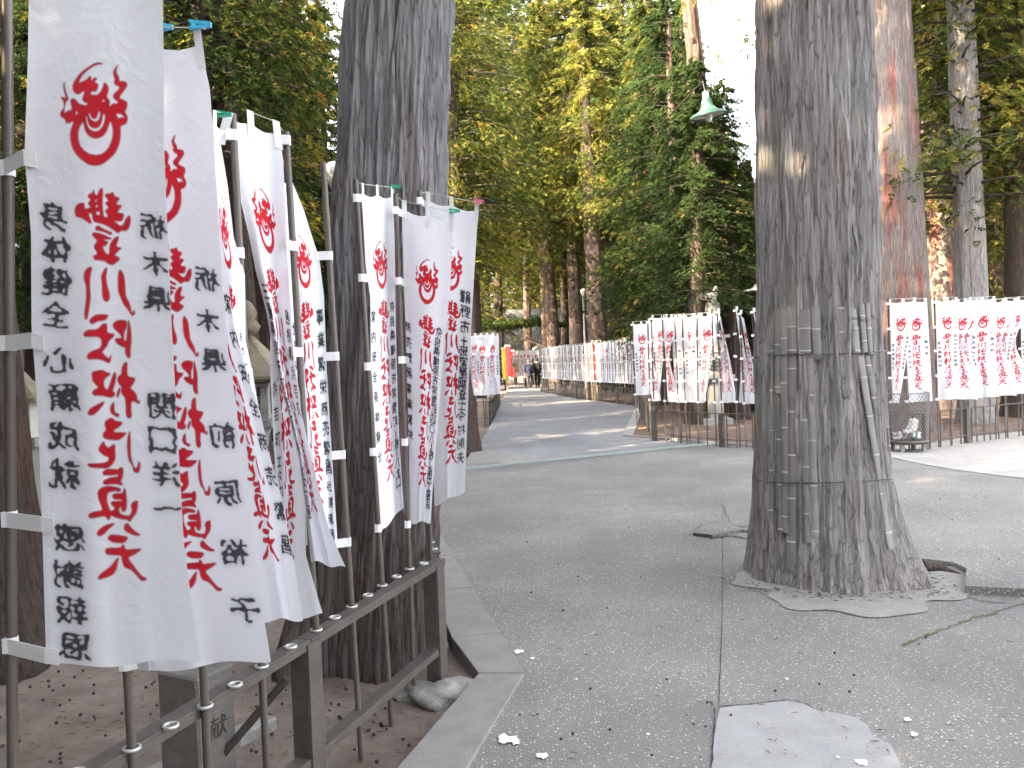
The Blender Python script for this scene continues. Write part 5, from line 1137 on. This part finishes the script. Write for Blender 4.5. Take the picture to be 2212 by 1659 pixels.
# pale lantern glimpsed at the far left
p = at(48, 9.5); ln = empty('stone_lantern', tuple(p)); tag(ln, 'pale box lantern glimpsed left of the nearest banner', 'lantern')
b = MB(); b.box((0, 0, 0.35), (0.35, 0.35, 0.8)); b.box((0, 0, 0.8), (0.6, 0.6, 0.1)); lp('base', b, M_STONE)
b = MB(); b.box((0, 0, 1.05), (0.42, 0.42, 0.4)); lp('fire_box', b, M_PLASTER)
b = MB(); lattice(b, (0, -0.215, 1.05), 0.26, 0.26, 3); lp('lattice_window', b, M_DARK)
b = MB(); b.lathe([(0.52, 1.25), (0.5, 1.3), (0.12, 1.5), (0.05, 1.6)], n=4, ph=math.pi / 4); lp('roof', b, M_STONED)
# tall lantern behind the middle banners
p = at(1546, 18.3); ln = empty('stone_lantern', tuple(p)); tag(ln, 'tall grey stone lantern with pale curved finial behind the middle group of banners', 'lantern')
b = MB(); b.box((0, 0, 0.05), (0.62, 0.62, 0.16)); b.box((0, 0, 0.55), (0.30, 0.30, 0.9)); bevel(lp('pillar', b, M_STONE), 0.015)
b = MB(); b.box((0, 0, 1.04), (0.78, 0.6, 0.09)); bevel(lp('platform', b, M_STONE), 0.01)
b = MB(); b.box((0, 0, 1.32), (0.44, 0.44, 0.46)); b.box((0, 0, 1.72), (0.40, 0.40, 0.30)); b.box((0, 0, 1.92), (0.60, 0.55, 0.07)); bevel(lp('fire_box', b, M_STONE), 0.01)
b = MB(); lattice(b, (0, -0.235, 1.32), 0.26, 0.26, 3, bar_=0.02); lp('lattice_window', b, M_DARK)
b = MB(); b.lathe([(0.16, 1.95), (0.2, 2.0), (0.13, 2.08), (0.12, 2.4), (0.17, 2.5), (0.16, 2.65), (0.08, 2.72)], n=16); lp('neck', b, M_STONE, True)
b = MB(); b.tube([(0.02, 0, 2.7), (0.0, 0, 2.78), (-0.10, 0, 2.80), (-0.22, 0, 2.80), (-0.26, 0, 2.87)], [0.08, 0.10, 0.09, 0.06, 0.05], 10); b.tube([(0.0, 0, 2.78), (0.06, 0, 2.9), (0.1, 0, 3.02)], [0.09, 0.07, 0.03], 10); lp('curved_finial', b, M_PLASTER, True)
# small roofed lamp left of trunk
p = at(1657, 19); ln = empty('enamel_lamp_on_post', tuple(p)); ln.name = 'post_lamp'; tag(ln, 'small pale enamel lamp shade on a post by the left side of the bamboo-wrapped trunk', 'lamp')
b = MB(); b.tube([(0, 0, -0.05), (0, 0, 3.0)], 0.03, 8); lp('post', b, M_POSTW, True)
b = MB(); b.lathe([(0.04, 3.1), (0.08, 3.04), (0.30, 2.96), (0.31, 2.945), (0.06, 3.0)], (-0.16, 0, 0), n=18); lp('lamp_shade', b, M_ENW, True)
b = MB(); b.tube([(0, 0, 3.0), (-0.16, 0, 3.09)], 0.015, 6); lp('arm', b, M_POSTW, True)
# carved pillar in the left bed
pA = G(484, 1560, -0.06)
p = Vector((G(425, 1600, -0.08).x, 2.95, 0)); p = W(425, 1500, 2.95); p.z = 0
ln = empty('stone_pillar', tuple(p), R(-28)); tag(ln, 'square dark granite pillar with carved characters behind the nearest fence rail', 'stone pillar')
b = MB(); b.box((0, 0, 0.17), (0.20, 0.17, 0.56)); bevel(lp('shaft', b, simple('pillar_granite', (0.155, 0.145, 0.135), 0.85, 0.2, 14, bump=0.5, bscale=60)), 0.008)
def text_part(root, s, size, loc, rot, mat, name='inscription', ext=0.002):
    cu = bpy.data.curves.new(name, 'FONT'); cu.body = s; cu.size = size; cu.extrude = ext; cu.align_x = 'CENTER'; cu.resolution_u = 2
    o = bpy.data.objects.new(name, cu); col.objects.link(o); dg = bpy.context.evaluated_depsgraph_get(); me = bpy.data.meshes.new_from_object(o.evaluated_get(dg)); bpy.data.objects.remove(o); bpy.data.curves.remove(cu)
    me.materials.clear(); me.materials.append(mat); o = bpy.data.objects.new(name, me); col.objects.link(o); o.parent = root; o.location = loc; o.rotation_euler = rot; return o
text_part(ln, '奉', 0.085, (0.1005, 0.0, 0.33), (R(90), 0, R(90)), M_WIRE); text_part(ln, '献', 0.085, (0.1005, 0.0, 0.22), (R(90), 0, R(90)), M_WIRE)
# low stone edging in the bed
e0, e1 = G(420, 1640, -0.05), G(585, 1560, -0.05)
ed = empty('stone_edging', tuple(e0)); tag(ed, 'low worn stone edging in the bed behind the near fence', 'stone edging')
b = MB(); d = (e1 - e0); bar(b, e0 - d * 0.6, e0 + d * 0.45, 0.10, 0.07); bevel(part(ed, 'edging_stone', b, M_ROCK), 0.01)
b = MB(); bar(b, e0 + d * 0.46, e1, 0.10, 0.07); bevel(part(ed, 'edging_stone', b, M_ROCK), 0.01)
# rocks
def rock(c, r, label, seed, sq=0.35):
    bm = bmesh.new(); bmesh.ops.create_icosphere(bm, subdivisions=4, radius=1.0); rs = np.random.default_rng(seed)
    for v in bm.verts:
        n = v.co.normalized(); q = 1 + 0.22 * math.sin(3 * n.x + seed) * math.cos(2.3 * n.y + seed) + 0.10 * math.sin(7 * n.x + 5 * n.z + seed) + 0.05 * math.sin(17 * n.y + 13 * n.x) + rs.normal(0, 0.012)
        v.co = Vector((n.x * r[0] * q, n.y * r[1] * q, max(-0.5, n.z) * r[2] * q))
    me = bpy.data.meshes.new('rock'); bm.to_mesh(me); bm.free(); me.materials.append(M_ROCK); me.polygons.foreach_set('use_smooth', [True] * len(me.polygons))
    o = bpy.data.objects.new('rock', me); col.objects.link(o); o.location = c; tag(o, label, 'rock')
q = G(950, 1500, -0.05); rock((q.x, q.y, -0.055), (0.20, 0.13, 0.07), 'rough flat rock under the corner post of the near fence', 2)
q = G(905, 1350, -0.05); rock((q.x, q.y, -0.055), (0.19, 0.16, 0.075), 'grey rock behind the corner post at the foot of the left trunk', 5)
# globe lamps
def globe(p, h, label, rg=0.15, rp=0.04, lean=0.0):
    r_ = empty('globe_lamp', tuple(p)); r_.rotation_euler = (0, lean, 0); tag(r_, label, 'street lamp')
    b = MB(); b.tube([(0, 0, -0.05), (0, 0, h - rg)], [rp * 1.25, rp], 12); mesh('post', b.v, b.f, M_POSTW, r_, True)
    b = MB(); b.lathe([(rp * 1.2, h - rg - 0.12), (rp * 1.9, h - rg), (rg * 0.75, h - rg * 0.75), (rg * 0.78, h - rg * 0.6)], n=16); mesh('collar', b.v, b.f, M_POSTW, r_, True)
    b = MB(); b.lathe([(rg * math.sin(t), h - rg * math.cos(t) * 0.9) for t in [math.pi * (0.22 + 0.78 * i / 12) for i in range(13)]], n=20); mesh('globe', b.v, b.f, M_PLASTW, r_, True)
pg = W(715, 375, 12.0); globe(Vector((pg.x + 0.12, 12, 0)), pg.z + 0.05, 'globe lamp on a pale post just left of the big left trunk', 0.14, 0.05, R(-1))
pg = W(1260, 631, 44); globe(Vector((pg.x, 44, 0)), pg.z + 0.05, 'distant globe lamp above the far row of banners', 0.16, 0.06)
# thin grey poles in the distance
p = at(1245, 40)
# hanging green lamp
pl = W(1531, 252, 15.0); hl = empty('hanging_lamp', tuple(pl)); tag(hl, 'green enamel lamp shade hanging high in front of the leaning trunk', 'lamp'); hl.rotation_euler = (R(4), R(-8), 0)
hl.scale = (1.18, 1.18, 1.18)
b = MB(); b.lathe([(0.05, 0.27), (0.075, 0.25), (0.085, 0.17), (0.13, 0.10), (0.27, 0.035), (0.285, 0.0), (0.275, 0.0), (0.26, 0.028), (0.12, 0.09), (0.06, 0.15)], n=32); mesh('lamp_shade', b.v, b.f, M_ENG, hl, True)
b = MB(); b.lathe([(0.035, 0.255), (0.05, 0.27), (0.045, 0.36), (0.02, 0.38)], n=14); mesh('socket', b.v, b.f, M_ENW, hl, True)
b = MB(); b.lathe([(0.02, 0.10), (0.05, 0.02), (0.055, -0.03), (0.03, -0.075), (0.005, -0.085)], n=14); mesh('bulb', b.v, b.f, M_PLASTW, hl, True)
b = MB(); b.lathe([(0.262, 0.027), (0.255, 0.024), (0.10, 0.075), (0.03, 0.09)], n=32); mesh('shade_inside', b.v, b.f, M_ENW, hl, True)
b = MB(); b.tube([(0, 0, 0.37), (0.0, 0.03, 0.5), (0.1, 0.4, 0.62), (0.35, 5.4, 0.9)], 0.008, 6); mesh('hanging_wire', b.v, b.f, M_WIRE, hl, True)
# wire bin
pb = G(1962, 975); wb = empty('wire_bin', tuple(pb)); tag(wb, 'round wire mesh bin holding crumpled cans beside the bamboo-wrapped trunk', 'bin')
rb_, z0b, z1b = 0.30, 0.16, 0.86
b = MB()
nW = 30
for k in range(nW):
    for sgn in (1, -1):
        pts = []
        for i in range(13):
            t = 2 * math.pi * (k / nW) + sgn * 2.0 * i / 12 * 1.0; z = z0b + (z1b - z0b) * i / 12; r = rb_ * (0.9 + 0.1 * i / 12); pts.append((r * math.cos(t), r * math.sin(t), z))
        b.tube(pts, 0.0035, 3, caps=False)
mesh('mesh_wall', b.v, b.f, M_CAGE, wb)
for z, r in ((z0b, 0.27), (z1b, 0.30)):
    b = MB(); b.tube([(r * math.cos(2 * math.pi * i / 24), r * math.sin(2 * math.pi * i / 24), z) for i in range(25)], 0.009, 6, caps=False); mesh('hoop', b.v, b.f, M_CAGE, wb, True)
b = MB(); b.lathe([(0.28, 0.125), (0.28, 0.155)], n=24); mesh('bottom_plate', b.v, b.f, M_DARK, wb)
for a in (0.8, 2.4, 3.9, 5.5):
    b = MB(); b.box((0.22 * math.cos(a), 0.22 * math.sin(a), 0.06), (0.05, 0.05, 0.13)); mesh('leg', b.v, b.f, M_STONE, wb)
for i in range(11):
    a = i * 2.4; r = 0.06 + 0.15 * ((i * 37) % 10) / 10; c = (r * math.cos(a), r * math.sin(a), z0b + 0.04 + 0.035 * (i % 4)); 
    o_ = MB(); Q = Matrix.Rotation(i * 1.1, 3, 'Z') @ Matrix.Rotation(0.9 + i, 3, 'X'); o_.lathe([(0.028, -0.055), (0.033, -0.045), (0.026 + 0.005 * (i % 2), 0.0), (0.033, 0.045), (0.028, 0.055)], (pb.x + c[0], pb.y + c[1], c[2]), 9, M=Q)
    o = o_.build('crushed_can', M_CAN); tag(o, 'crumpled silver can lying in the wire bin', 'can', 'cans in the wire bin')
b = MB(); Q = Matrix.Rotation(0.5, 3, 'Z') @ Matrix.Rotation(0.3, 3, 'X'); b.box((pb.x + 0.02, pb.y - 0.12, 0.40), (0.14, 0.08, 0.17), M=Q, taper=0.8); o = b.build('paper_bag', M_ENW); tag(o, 'white crumpled paper bag standing on the cans in the wire bin', 'paper bag')

# ================================================================= TEMPLE ROOF, PINE
Yt = 66; ps = W(1165, 720, Yt); th = empty('temple_hall', (ps.x, Yt, 0)); tag(th, 'temple hall with grey tiled roof seen between the far trunks', 'building')
def tp_(name, b, mat, sm=False, par=th): return mesh(name, b.v, b.f, mat, par, sm)
zr = W(1165, 690, Yt).z; ze = W(1165, 745, Yt).z
b = MB(); b.box((1.5, 2, ze / 2 - 0.1), (13, 5, ze)); tp_('wall', b, M_PLASTER)
b = MB(); b.add([(-6.5, -1.6, ze - 0.2), (9.5, -1.6, ze - 0.2), (7.5, 2, zr + 0.6), (-3.5, 2, zr + 0.6), (-6.5, 5.6, ze - 0.2), (9.5, 5.6, ze - 0.2)], [(0, 1, 2, 3), (3, 2, 5, 4), (0, 3, 4), (1, 5, 2), (0, 4, 5, 1)])
rf = tp_('roof', b, M_TILE)
b = MB()
for i in range(70):
    f = i / 69; x0_ = -6.4 + 15.8 * f; x1_ = -3.4 + 10.8 * f
    b.tube([(x0_, -1.64, ze - 0.15), (x1_, 2, zr + 0.66)], 0.06, 5)
o = tp_('tile_rows', b, M_TILE, par=rf); o['kind'] = 'stuff'
b = MB(); b.box((2, 2, zr + 0.75), (11.4, 0.3, 0.45)); tp_('ridge', b, M_TILE, par=rf)
b = MB(); b.box((-3.6, 1.8, zr + 1.0), (0.6, 0.5, 1.1), taper=0.6); tp_('ridge_end_tile', b, M_TILE, par=rf)
# gate with bright bargeboards in front
pg = W(1166, 770, 60); gt = empty('small_gate', (pg.x, 60, 0)); tag(gt, 'small gabled gate with pale bargeboards in front of the temple hall', 'building')
zt = W(1165, 748, 60).z
for sx_ in (-1, 1):
    b = MB(); b.tube([(0, -1.2, zt), (sx_ * 1.2, -1.25, zt - 0.7), (sx_ * 2.9, -1.3, zt - 1.15)], [0.13, 0.12, 0.12], 4); mesh('bargeboard', b.v, b.f, M_PLASTER, gt)
    b = MB(); b.add([(0, -1.1, zt + .12), (sx_ * 3.1, -1.1, zt - 1.05), (sx_ * 3.1, 1.8, zt - 1.05), (0, 1.8, zt + .12), (0, -1.1, zt), (sx_ * 3.1, -1.1, zt - 1.2), (sx_ * 3.1, 1.8, zt - 1.2), (0, 1.8, zt)], [(0, 1, 2, 3), (7, 6, 5, 4), (0, 4, 5, 1), (1, 5, 6, 2), (2, 6, 7, 3)]); mesh('roof', b.v, b.f, M_TILE, gt)
    b = MB(); b.box((sx_ * 1.8, 0, (zt - 0.9) / 2), (0.25, 0.25, zt - 0.9)); mesh('post', b.v, b.f, M_DARK, gt)
b = MB(); b.tube([(0, -1.2, zt - .1), (0, -1.2, zt + .5)], [.22, .08], 6); mesh('ridge_end_tile', b.v, b.f, M_TILE, gt)
# layered pine
pp = at(1128, 54); pn_ = empty('pine_tree', (pp.x, pp.y, 0)); tag(pn_, 'clipped pine with a flat spreading pad of needles in front of the temple roof', 'tree')
b = MB(); b.tube([(1.9, 0, -0.1), (1.9, 0, 1.6), (1.4, 0, 2.6), (-0.6, 0, 3.4), (-2, 0, 3.9)], [0.16, 0.14, 0.11, 0.08, 0.04], 8); mesh('trunk', b.v, b.f, M_BARKD, pn_, True)
def leafcloud(name, root, blobs, mat, seed, leaf=0.12, n=2600, kind='stuff'):
    r = np.random.default_rng(seed); out = []; T = []
    tot = sum(q[3] * q[4] * q[5] for q in blobs) or 1
    for (x, y, z, a, b_, c) in blobs:
        m = max(20, int(n * a * b_ * c / tot)); d = r.normal(0, 1, (m, 3)); d /= np.linalg.norm(d, axis=1)[:, None]; rad = r.random(m) ** 0.35
        P_ = d * rad[:, None] * np.array([a, b_, c]) + np.array([x, y, z])
        for p_ in P_:
            u = r.normal(0, 1, 3); u /= np.linalg.norm(u); v = np.cross(u, r.normal(0, 1, 3)); v /= np.linalg.norm(v); l = leaf * (0.7 + 0.8 * r.random())
            out.append(np.array([p_, p_ + u * l * .5 + v * l * .3, p_ + u * l, p_ + u * l * .5 - v * l * .3])); T.append(r.random() * 0.8)
    V = np.concatenate(out); F = np.arange(len(V)).reshape(-1, 4); o = npmesh(name, V, F, mat, root, attr=np.array(T)); return o
o = leafcloud('needle_pad', pn_, [(-1.2, 0, 4.0, 2.2, 1.0, 0.28), (0.8, 0, 4.1, 1.6, 1.0, 0.25), (2.3, 0, 3.9, 1.0, 0.8, 0.2), (-2.6, 0, 3.2, 1.2, .8, .3)], M_LEAFD, 4, 0.16, 4200)
# shrubs that close the view low down
for i, (sx, Y, w_, h_) in enumerate([(1400, 70, 6, 2.6), (640, 24, 3.2, 1.4), (420, 19, 2.6, 1.3), (60, 12, 1.3, 0.9), (1640, 30, 4, 1.7), (1480, 36, 4, 1.5), (2060, 34, 4, 1.8), (2200, 30, 3.5, 1.5), (1860, 40, 5, 2), (1320, 52, 5, 2.2), (900, 48, 6, 2.6), (620, 60, 8, 3), (1180, 82, 9, 4), (1500, 80, 9, 4), (1900, 66, 9, 3.4), (2250, 60, 9, 3.4), (250, 44, 8, 3)]):
    p = at(sx, Y); r_ = empty('shrub', (p.x, p.y, 0))
    tag(r_, 'low dark shrub at the foot of the grove ' + ('left of the path' if sx < 1060 else 'beyond the right-hand fences'), 'shrub', 'shrubs under the grove ' + ('left' if sx < 1060 else 'right'))
    o = leafcloud('foliage', r_, [(0, 0, h_ * 0.5, w_, w_ * 0.5, h_ * 0.55), (w_ * 0.4, 0, h_ * 0.6, w_ * 0.5, w_ * 0.4, h_ * 0.6), (-w_ * 0.5, 0, h_ * 0.5, w_ * 0.5, w_ * 0.4, h_ * 0.5)], M_LEAFD, 30 + i, 0.10 + 0.004 * Y, 3000)
    b = MB()
    for k in range(4): b.tube([(0.1 * k - .15, 0, -0.1), (w_ * 0.25 * (k - 1.5), 0, h_ * 0.6)], [0.04, 0.015], 5)
    mesh('stem', b.v, b.f, M_BARKD, r_, True)

# ================================================================= LITTER
def scat(r, poly, P_):
    if poly is pvq:
        q = G(r.uniform(1080, 2212), 1050 + 600 * r.random() ** 0.8); return np.array([q.x, q.y])
    if poly is bed:
        while True:
            q = G(r.uniform(0, 1040), r.uniform(1440, 1659), -0.07)
            if q.x < C1.x - kw and (q.x - C1.x) * dnp.x + (q.y - C1.y) * dnp.y > kw: return np.array([q.x, q.y])
    wts = r.random(len(P_)) ** 2; wts /= wts.sum(); return sum(w_ * q for w_, q in zip(wts, P_))
def litter(name, areas, n, mat, seed, size, flatten=True, label=None):
    r = np.random.default_rng(seed); out = []; T = []
    for (poly, zz, m) in areas:
        P_ = [np.array([q.x, q.y]) for q in poly]
        for _ in range(m):
            c = scat(r, poly, P_); a = r.random() * 6.28; l = size * (0.5 + r.random()); w2 = l * 0.14
            dx, dy = math.cos(a), math.sin(a); z = zz + 0.003 + r.random() * 0.004
            out.append(np.array([[c[0] - dx * l - dy * 0, c[1] - dy * l, z], [c[0] - dy * w2, c[1] + dx * w2, z + 0.003], [c[0] + dx * l, c[1] + dy * l, z], [c[0] + dy * w2, c[1] - dx * w2, z + 0.002]])); T.append(r.random())
    V = np.concatenate(out); F = np.arange(len(V)).reshape(-1, 4); o = npmesh(name, V, F, mat, attr=np.array(T)); tag(o, label, kind='stuff'); return o
bed = [G(0, 1640, -0.07), G(300, 1659, -0.07), G(880, 1640, -0.07), G(1020, 1460, -0.07), G(930, 1330, -0.07), G(700, 1400, -0.07), G(250, 1450, -0.07)]
pvq = [G(1100, 1650), G(2212, 1650), G(2212, 1350), G(1150, 1300), G(1500, 1100), G(1100, 1100), G(2100, 1150)]
litter('needles_and_contact_shade', [(bed, -0.058, 600), (pvq, 0.004, 260)], 0, M_LITTER, 3, 0.016)
litter('needles_and_contact_shade', [([G(1400, 930), G(1650, 955), G(1650, 880), G(1400, 880)], 0.0, 500), ([G(2000, 940), G(2200, 920), G(2200, 880), G(2000, 890)], 0.0, 500)], 0, M_LITTER, 5, 0.07)
b = MB(); rs_ = random.Random(3)  # ring of dark needles added as contact darkening round the right trunk's foot
for k in range(260):
    t = rs_.uniform(-3.0, 0.35); rr = rs_.uniform(0.55, 0.72) + 0.12 * math.exp(-((t + 0.75) / 0.4) ** 2); c = Vector((p1.x + rr * math.cos(t), p1.y + rr * math.sin(t), 0.012)); a_ = rs_.uniform(0, 6.28); l_ = rs_.uniform(0.008, 0.024)
    d_ = Vector((math.cos(a_), math.sin(a_), 0)) * l_; q_ = Vector((-d_.y, d_.x, 0)) * 0.2
    b.add([c - d_, c + q_ + Vector((0, 0, .004)), c + d_, c - q_ + Vector((0, 0, .003))], [(0, 1, 2, 3)])
o = b.build('needles_and_contact_shade', M_CONE); o['kind'] = 'stuff'
r = np.random.default_rng(9)
b = MB()
for (poly, zz, m) in ((bed, -0.052, 130), (pvq, 0.006, 34)):
    for _ in range(m):
        c = Vector((*scat(r, poly, [np.array([q.x, q.y]) for q in poly]), 0)); s_ = (0.006 if poly is bed else 0.0045) + 0.003 * r.random()
        b.lathe([(0, -s_), (s_ * .8, -s_ * .5), (s_, 0), (s_ * .8, s_ * .6), (0, s_)], (c.x, c.y, zz + s_ * 0.3), 6)
o = b.build('fallen_cones', M_CONE, smooth=True); o['kind'] = 'stuff'
for i, (sx, sy, s_) in enumerate([(1120, 1410, 0.035), (1150, 1425, 0.018), (1094, 1600, 0.05), (1113, 1605, 0.03), (1175, 1636, 0.035), (1975, 1590, 0.02), (1860, 1650, 0.03), (1700, 1470, 0.012), (1400, 1590, 0.01), (1810, 1640, .012), (1245, 1470, .01), (1960, 1558, 0.022)]):
    c = G(sx, sy); n = 14; V = [c + Vector((0, 0, 0.013))]; rs = random.Random(i)
    for k in range(n):
        t = 2 * math.pi * k / n; q = s_ * rs.uniform(0.45, 1.15); V.append(c + Vector((q * math.cos(t) * 0.8, q * math.sin(t), 0.008)))
    o = mesh('bird_dropping', V, [(0, 1 + k, 1 + (k + 1) % n) for k in range(n)], M_PIN, smooth=True); o['kind'] = 'stuff'

# ================================================================= WALKERS
def skin_obj(name, parent, verts, edges, radii, mat, root_i=0, sub=2):
    me = bpy.data.meshes.new(name); me.from_pydata(verts, edges, []); me.materials.append(mat)
    o = bpy.data.objects.new(name, me); col.objects.link(o); o.parent = parent
    o.modifiers.new('skin', 'SKIN'); me.skin_vertices.new() if not me.skin_vertices else None
    sv = me.skin_vertices[0].data
    for i, r_ in enumerate(radii): sv[i].radius = (r_, r_) if not isinstance(r_, tuple) else r_; sv[i].use_root = (i == root_i)
    s_ = o.modifiers.new('sub', 'SUBSURF'); s_.levels = sub; s_.render_levels = sub; me.polygons.foreach_set('use_smooth', [True] * len(me.polygons))
    return o
def person(p, rz, label, coat, trous, hat=None, hair=(0.02, 0.018, 0.016), sc_=1.0, bag=None):
    r_ = empty('person', tuple(p), rz); r_.scale = (sc_,) * 3; tag(r_, label, 'person')
    skin = simple('skin', (0.42, 0.26, 0.19), 0.6, 0.05); cm = simple('coat', coat, 0.9, 0.15, 12); tm = simple('trousers', trous, 0.9, 0.15, 12); sh = simple('shoes', (0.03, 0.028, 0.03), 0.6, 0.1)
    # body: one continuous figure, walking away
    V = [(0, 0, 0.92), (0, 0.0, 1.12), (0, 0.03, 1.34), (0, 0.05, 1.46), (0, 0.07, 1.56), (0, 0.09, 1.66),
         (0.09, 0, 0.88), (0.10, 0.10, 0.48), (0.09, 0.14, 0.09), (0.09, 0.24, 0.05),
         (-0.09, 0, 0.88), (-0.10, 0.05, 0.48), (-0.10, -0.22, 0.14), (-0.10, -0.14, 0.04),
         (0.17, 0.03, 1.40), (0.24, -0.02, 1.14), (0.25, 0.12, 0.94), (0.25, 0.17, 0.86),
         (-0.17, 0.03, 1.40), (-0.24, 0.05, 1.14), (-0.25, 0.16, 0.96), (-0.25, 0.21, 0.88)]
    E = [(0, 1), (1, 2), (2, 3), (3, 4), (4, 5), (0, 6), (6, 7), (7, 8), (8, 9), (0, 10), (10, 11), (11, 12), (12, 13), (2, 14), (14, 15), (15, 16), (16, 17), (2, 18), (18, 19), (19, 20), (20, 21)]
    Rr_ = [(0.14, 0.10), (0.13, 0.095), (0.16, 0.11), (0.06, 0.06), (0.075, 0.085), (0.07, 0.085), 0.08, 0.055, 0.04, 0.03, 0.08, 0.055, 0.04, 0.03, 0.06, 0.045, 0.032, 0.028, 0.06, 0.045, 0.032, 0.028]
    skin_obj('body', r_, V, E, Rr_, skin)
    skin_obj('coat', r_, [V[0][:2] + (0.80,), V[1], V[2], V[3][:2] + (1.43,), V[14], V[15], V[16], V[18], V[19], V[20]], [(0, 1), (1, 2), (2, 3), (2, 4), (4, 5), (5, 6), (2, 7), (7, 8), (8, 9)], [(0.21, 0.16), (0.19, 0.15), (0.19, 0.14), (0.085, 0.085), 0.085, 0.068, 0.05, 0.085, 0.068, 0.05], cm)
    skin_obj('trousers', r_, [V[0], V[6], V[7], V[8], V[10], V[11], V[12]], [(0, 1), (1, 2), (2, 3), (0, 4), (4, 5), (5, 6)], [(0.15, 0.12), 0.10, 0.08, 0.062, 0.10, 0.08, 0.062], tm)
    for q in ((8, 9), (12, 13)):
        a, c = V[q[0]], V[q[1]]; b = MB(); b.tube([(a[0], a[1] - 0.03, a[2] - 0.01), (c[0], c[1], c[2]), (c[0], c[1] + 0.05, c[2] - 0.01)], [0.045, 0.042, 0.03], 10); mesh('shoe', b.v, b.f, sh, r_, True)
    b = MB(); b.lathe([(0.03, 1.54), (0.085, 1.58), (0.10, 1.66), (0.085, 1.74), (0.03, 1.775)], (0, 0.075, 0), 16); mesh('hat' if hat else 'hair', b.v, b.f, simple('hat_cloth' if hat else 'hair', hat or hair, 0.8, 0.1), r_, True)
    if hat:
        b = MB(); b.lathe([(0.09, 1.67), (0.16, 1.655), (0.155, 1.645), (0.09, 1.66)], (0, 0.08, 0), 18); mesh('hat_brim', b.v, b.f, simple('hat_cloth', hat, 0.8, 0.1), r_, True)
    return r_
pw = G(1144, 842); pw = W(1144, 842, 47); person(Vector((pw.x, 47, 0)), R(-6), 'walker in a dark blue jacket and hat going away down the path', (0.022, 0.026, 0.07), (0.035, 0.035, 0.05), hat=(0.06, 0.05, 0.06), sc_=0.94)
pw = W(1162, 842, 47); person(Vector((pw.x, 47.3, 0)), R(8), 'walker in black beside the last banner of the far row', (0.006, 0.007, 0.01), (0.008, 0.008, 0.011), sc_=0.98)
b = MB(); b.box((pw.x - 0.33, 47.2, 0.98), (0.16, 0.24, 0.22)); o = b.build('shoulder_bag', simple('bag_cloth', (0.02, 0.04, 0.07), 0.8, 0.1)); bevel(o, 0.03, 2); tag(o, 'dark blue bag carried by the walker in black', 'bag')
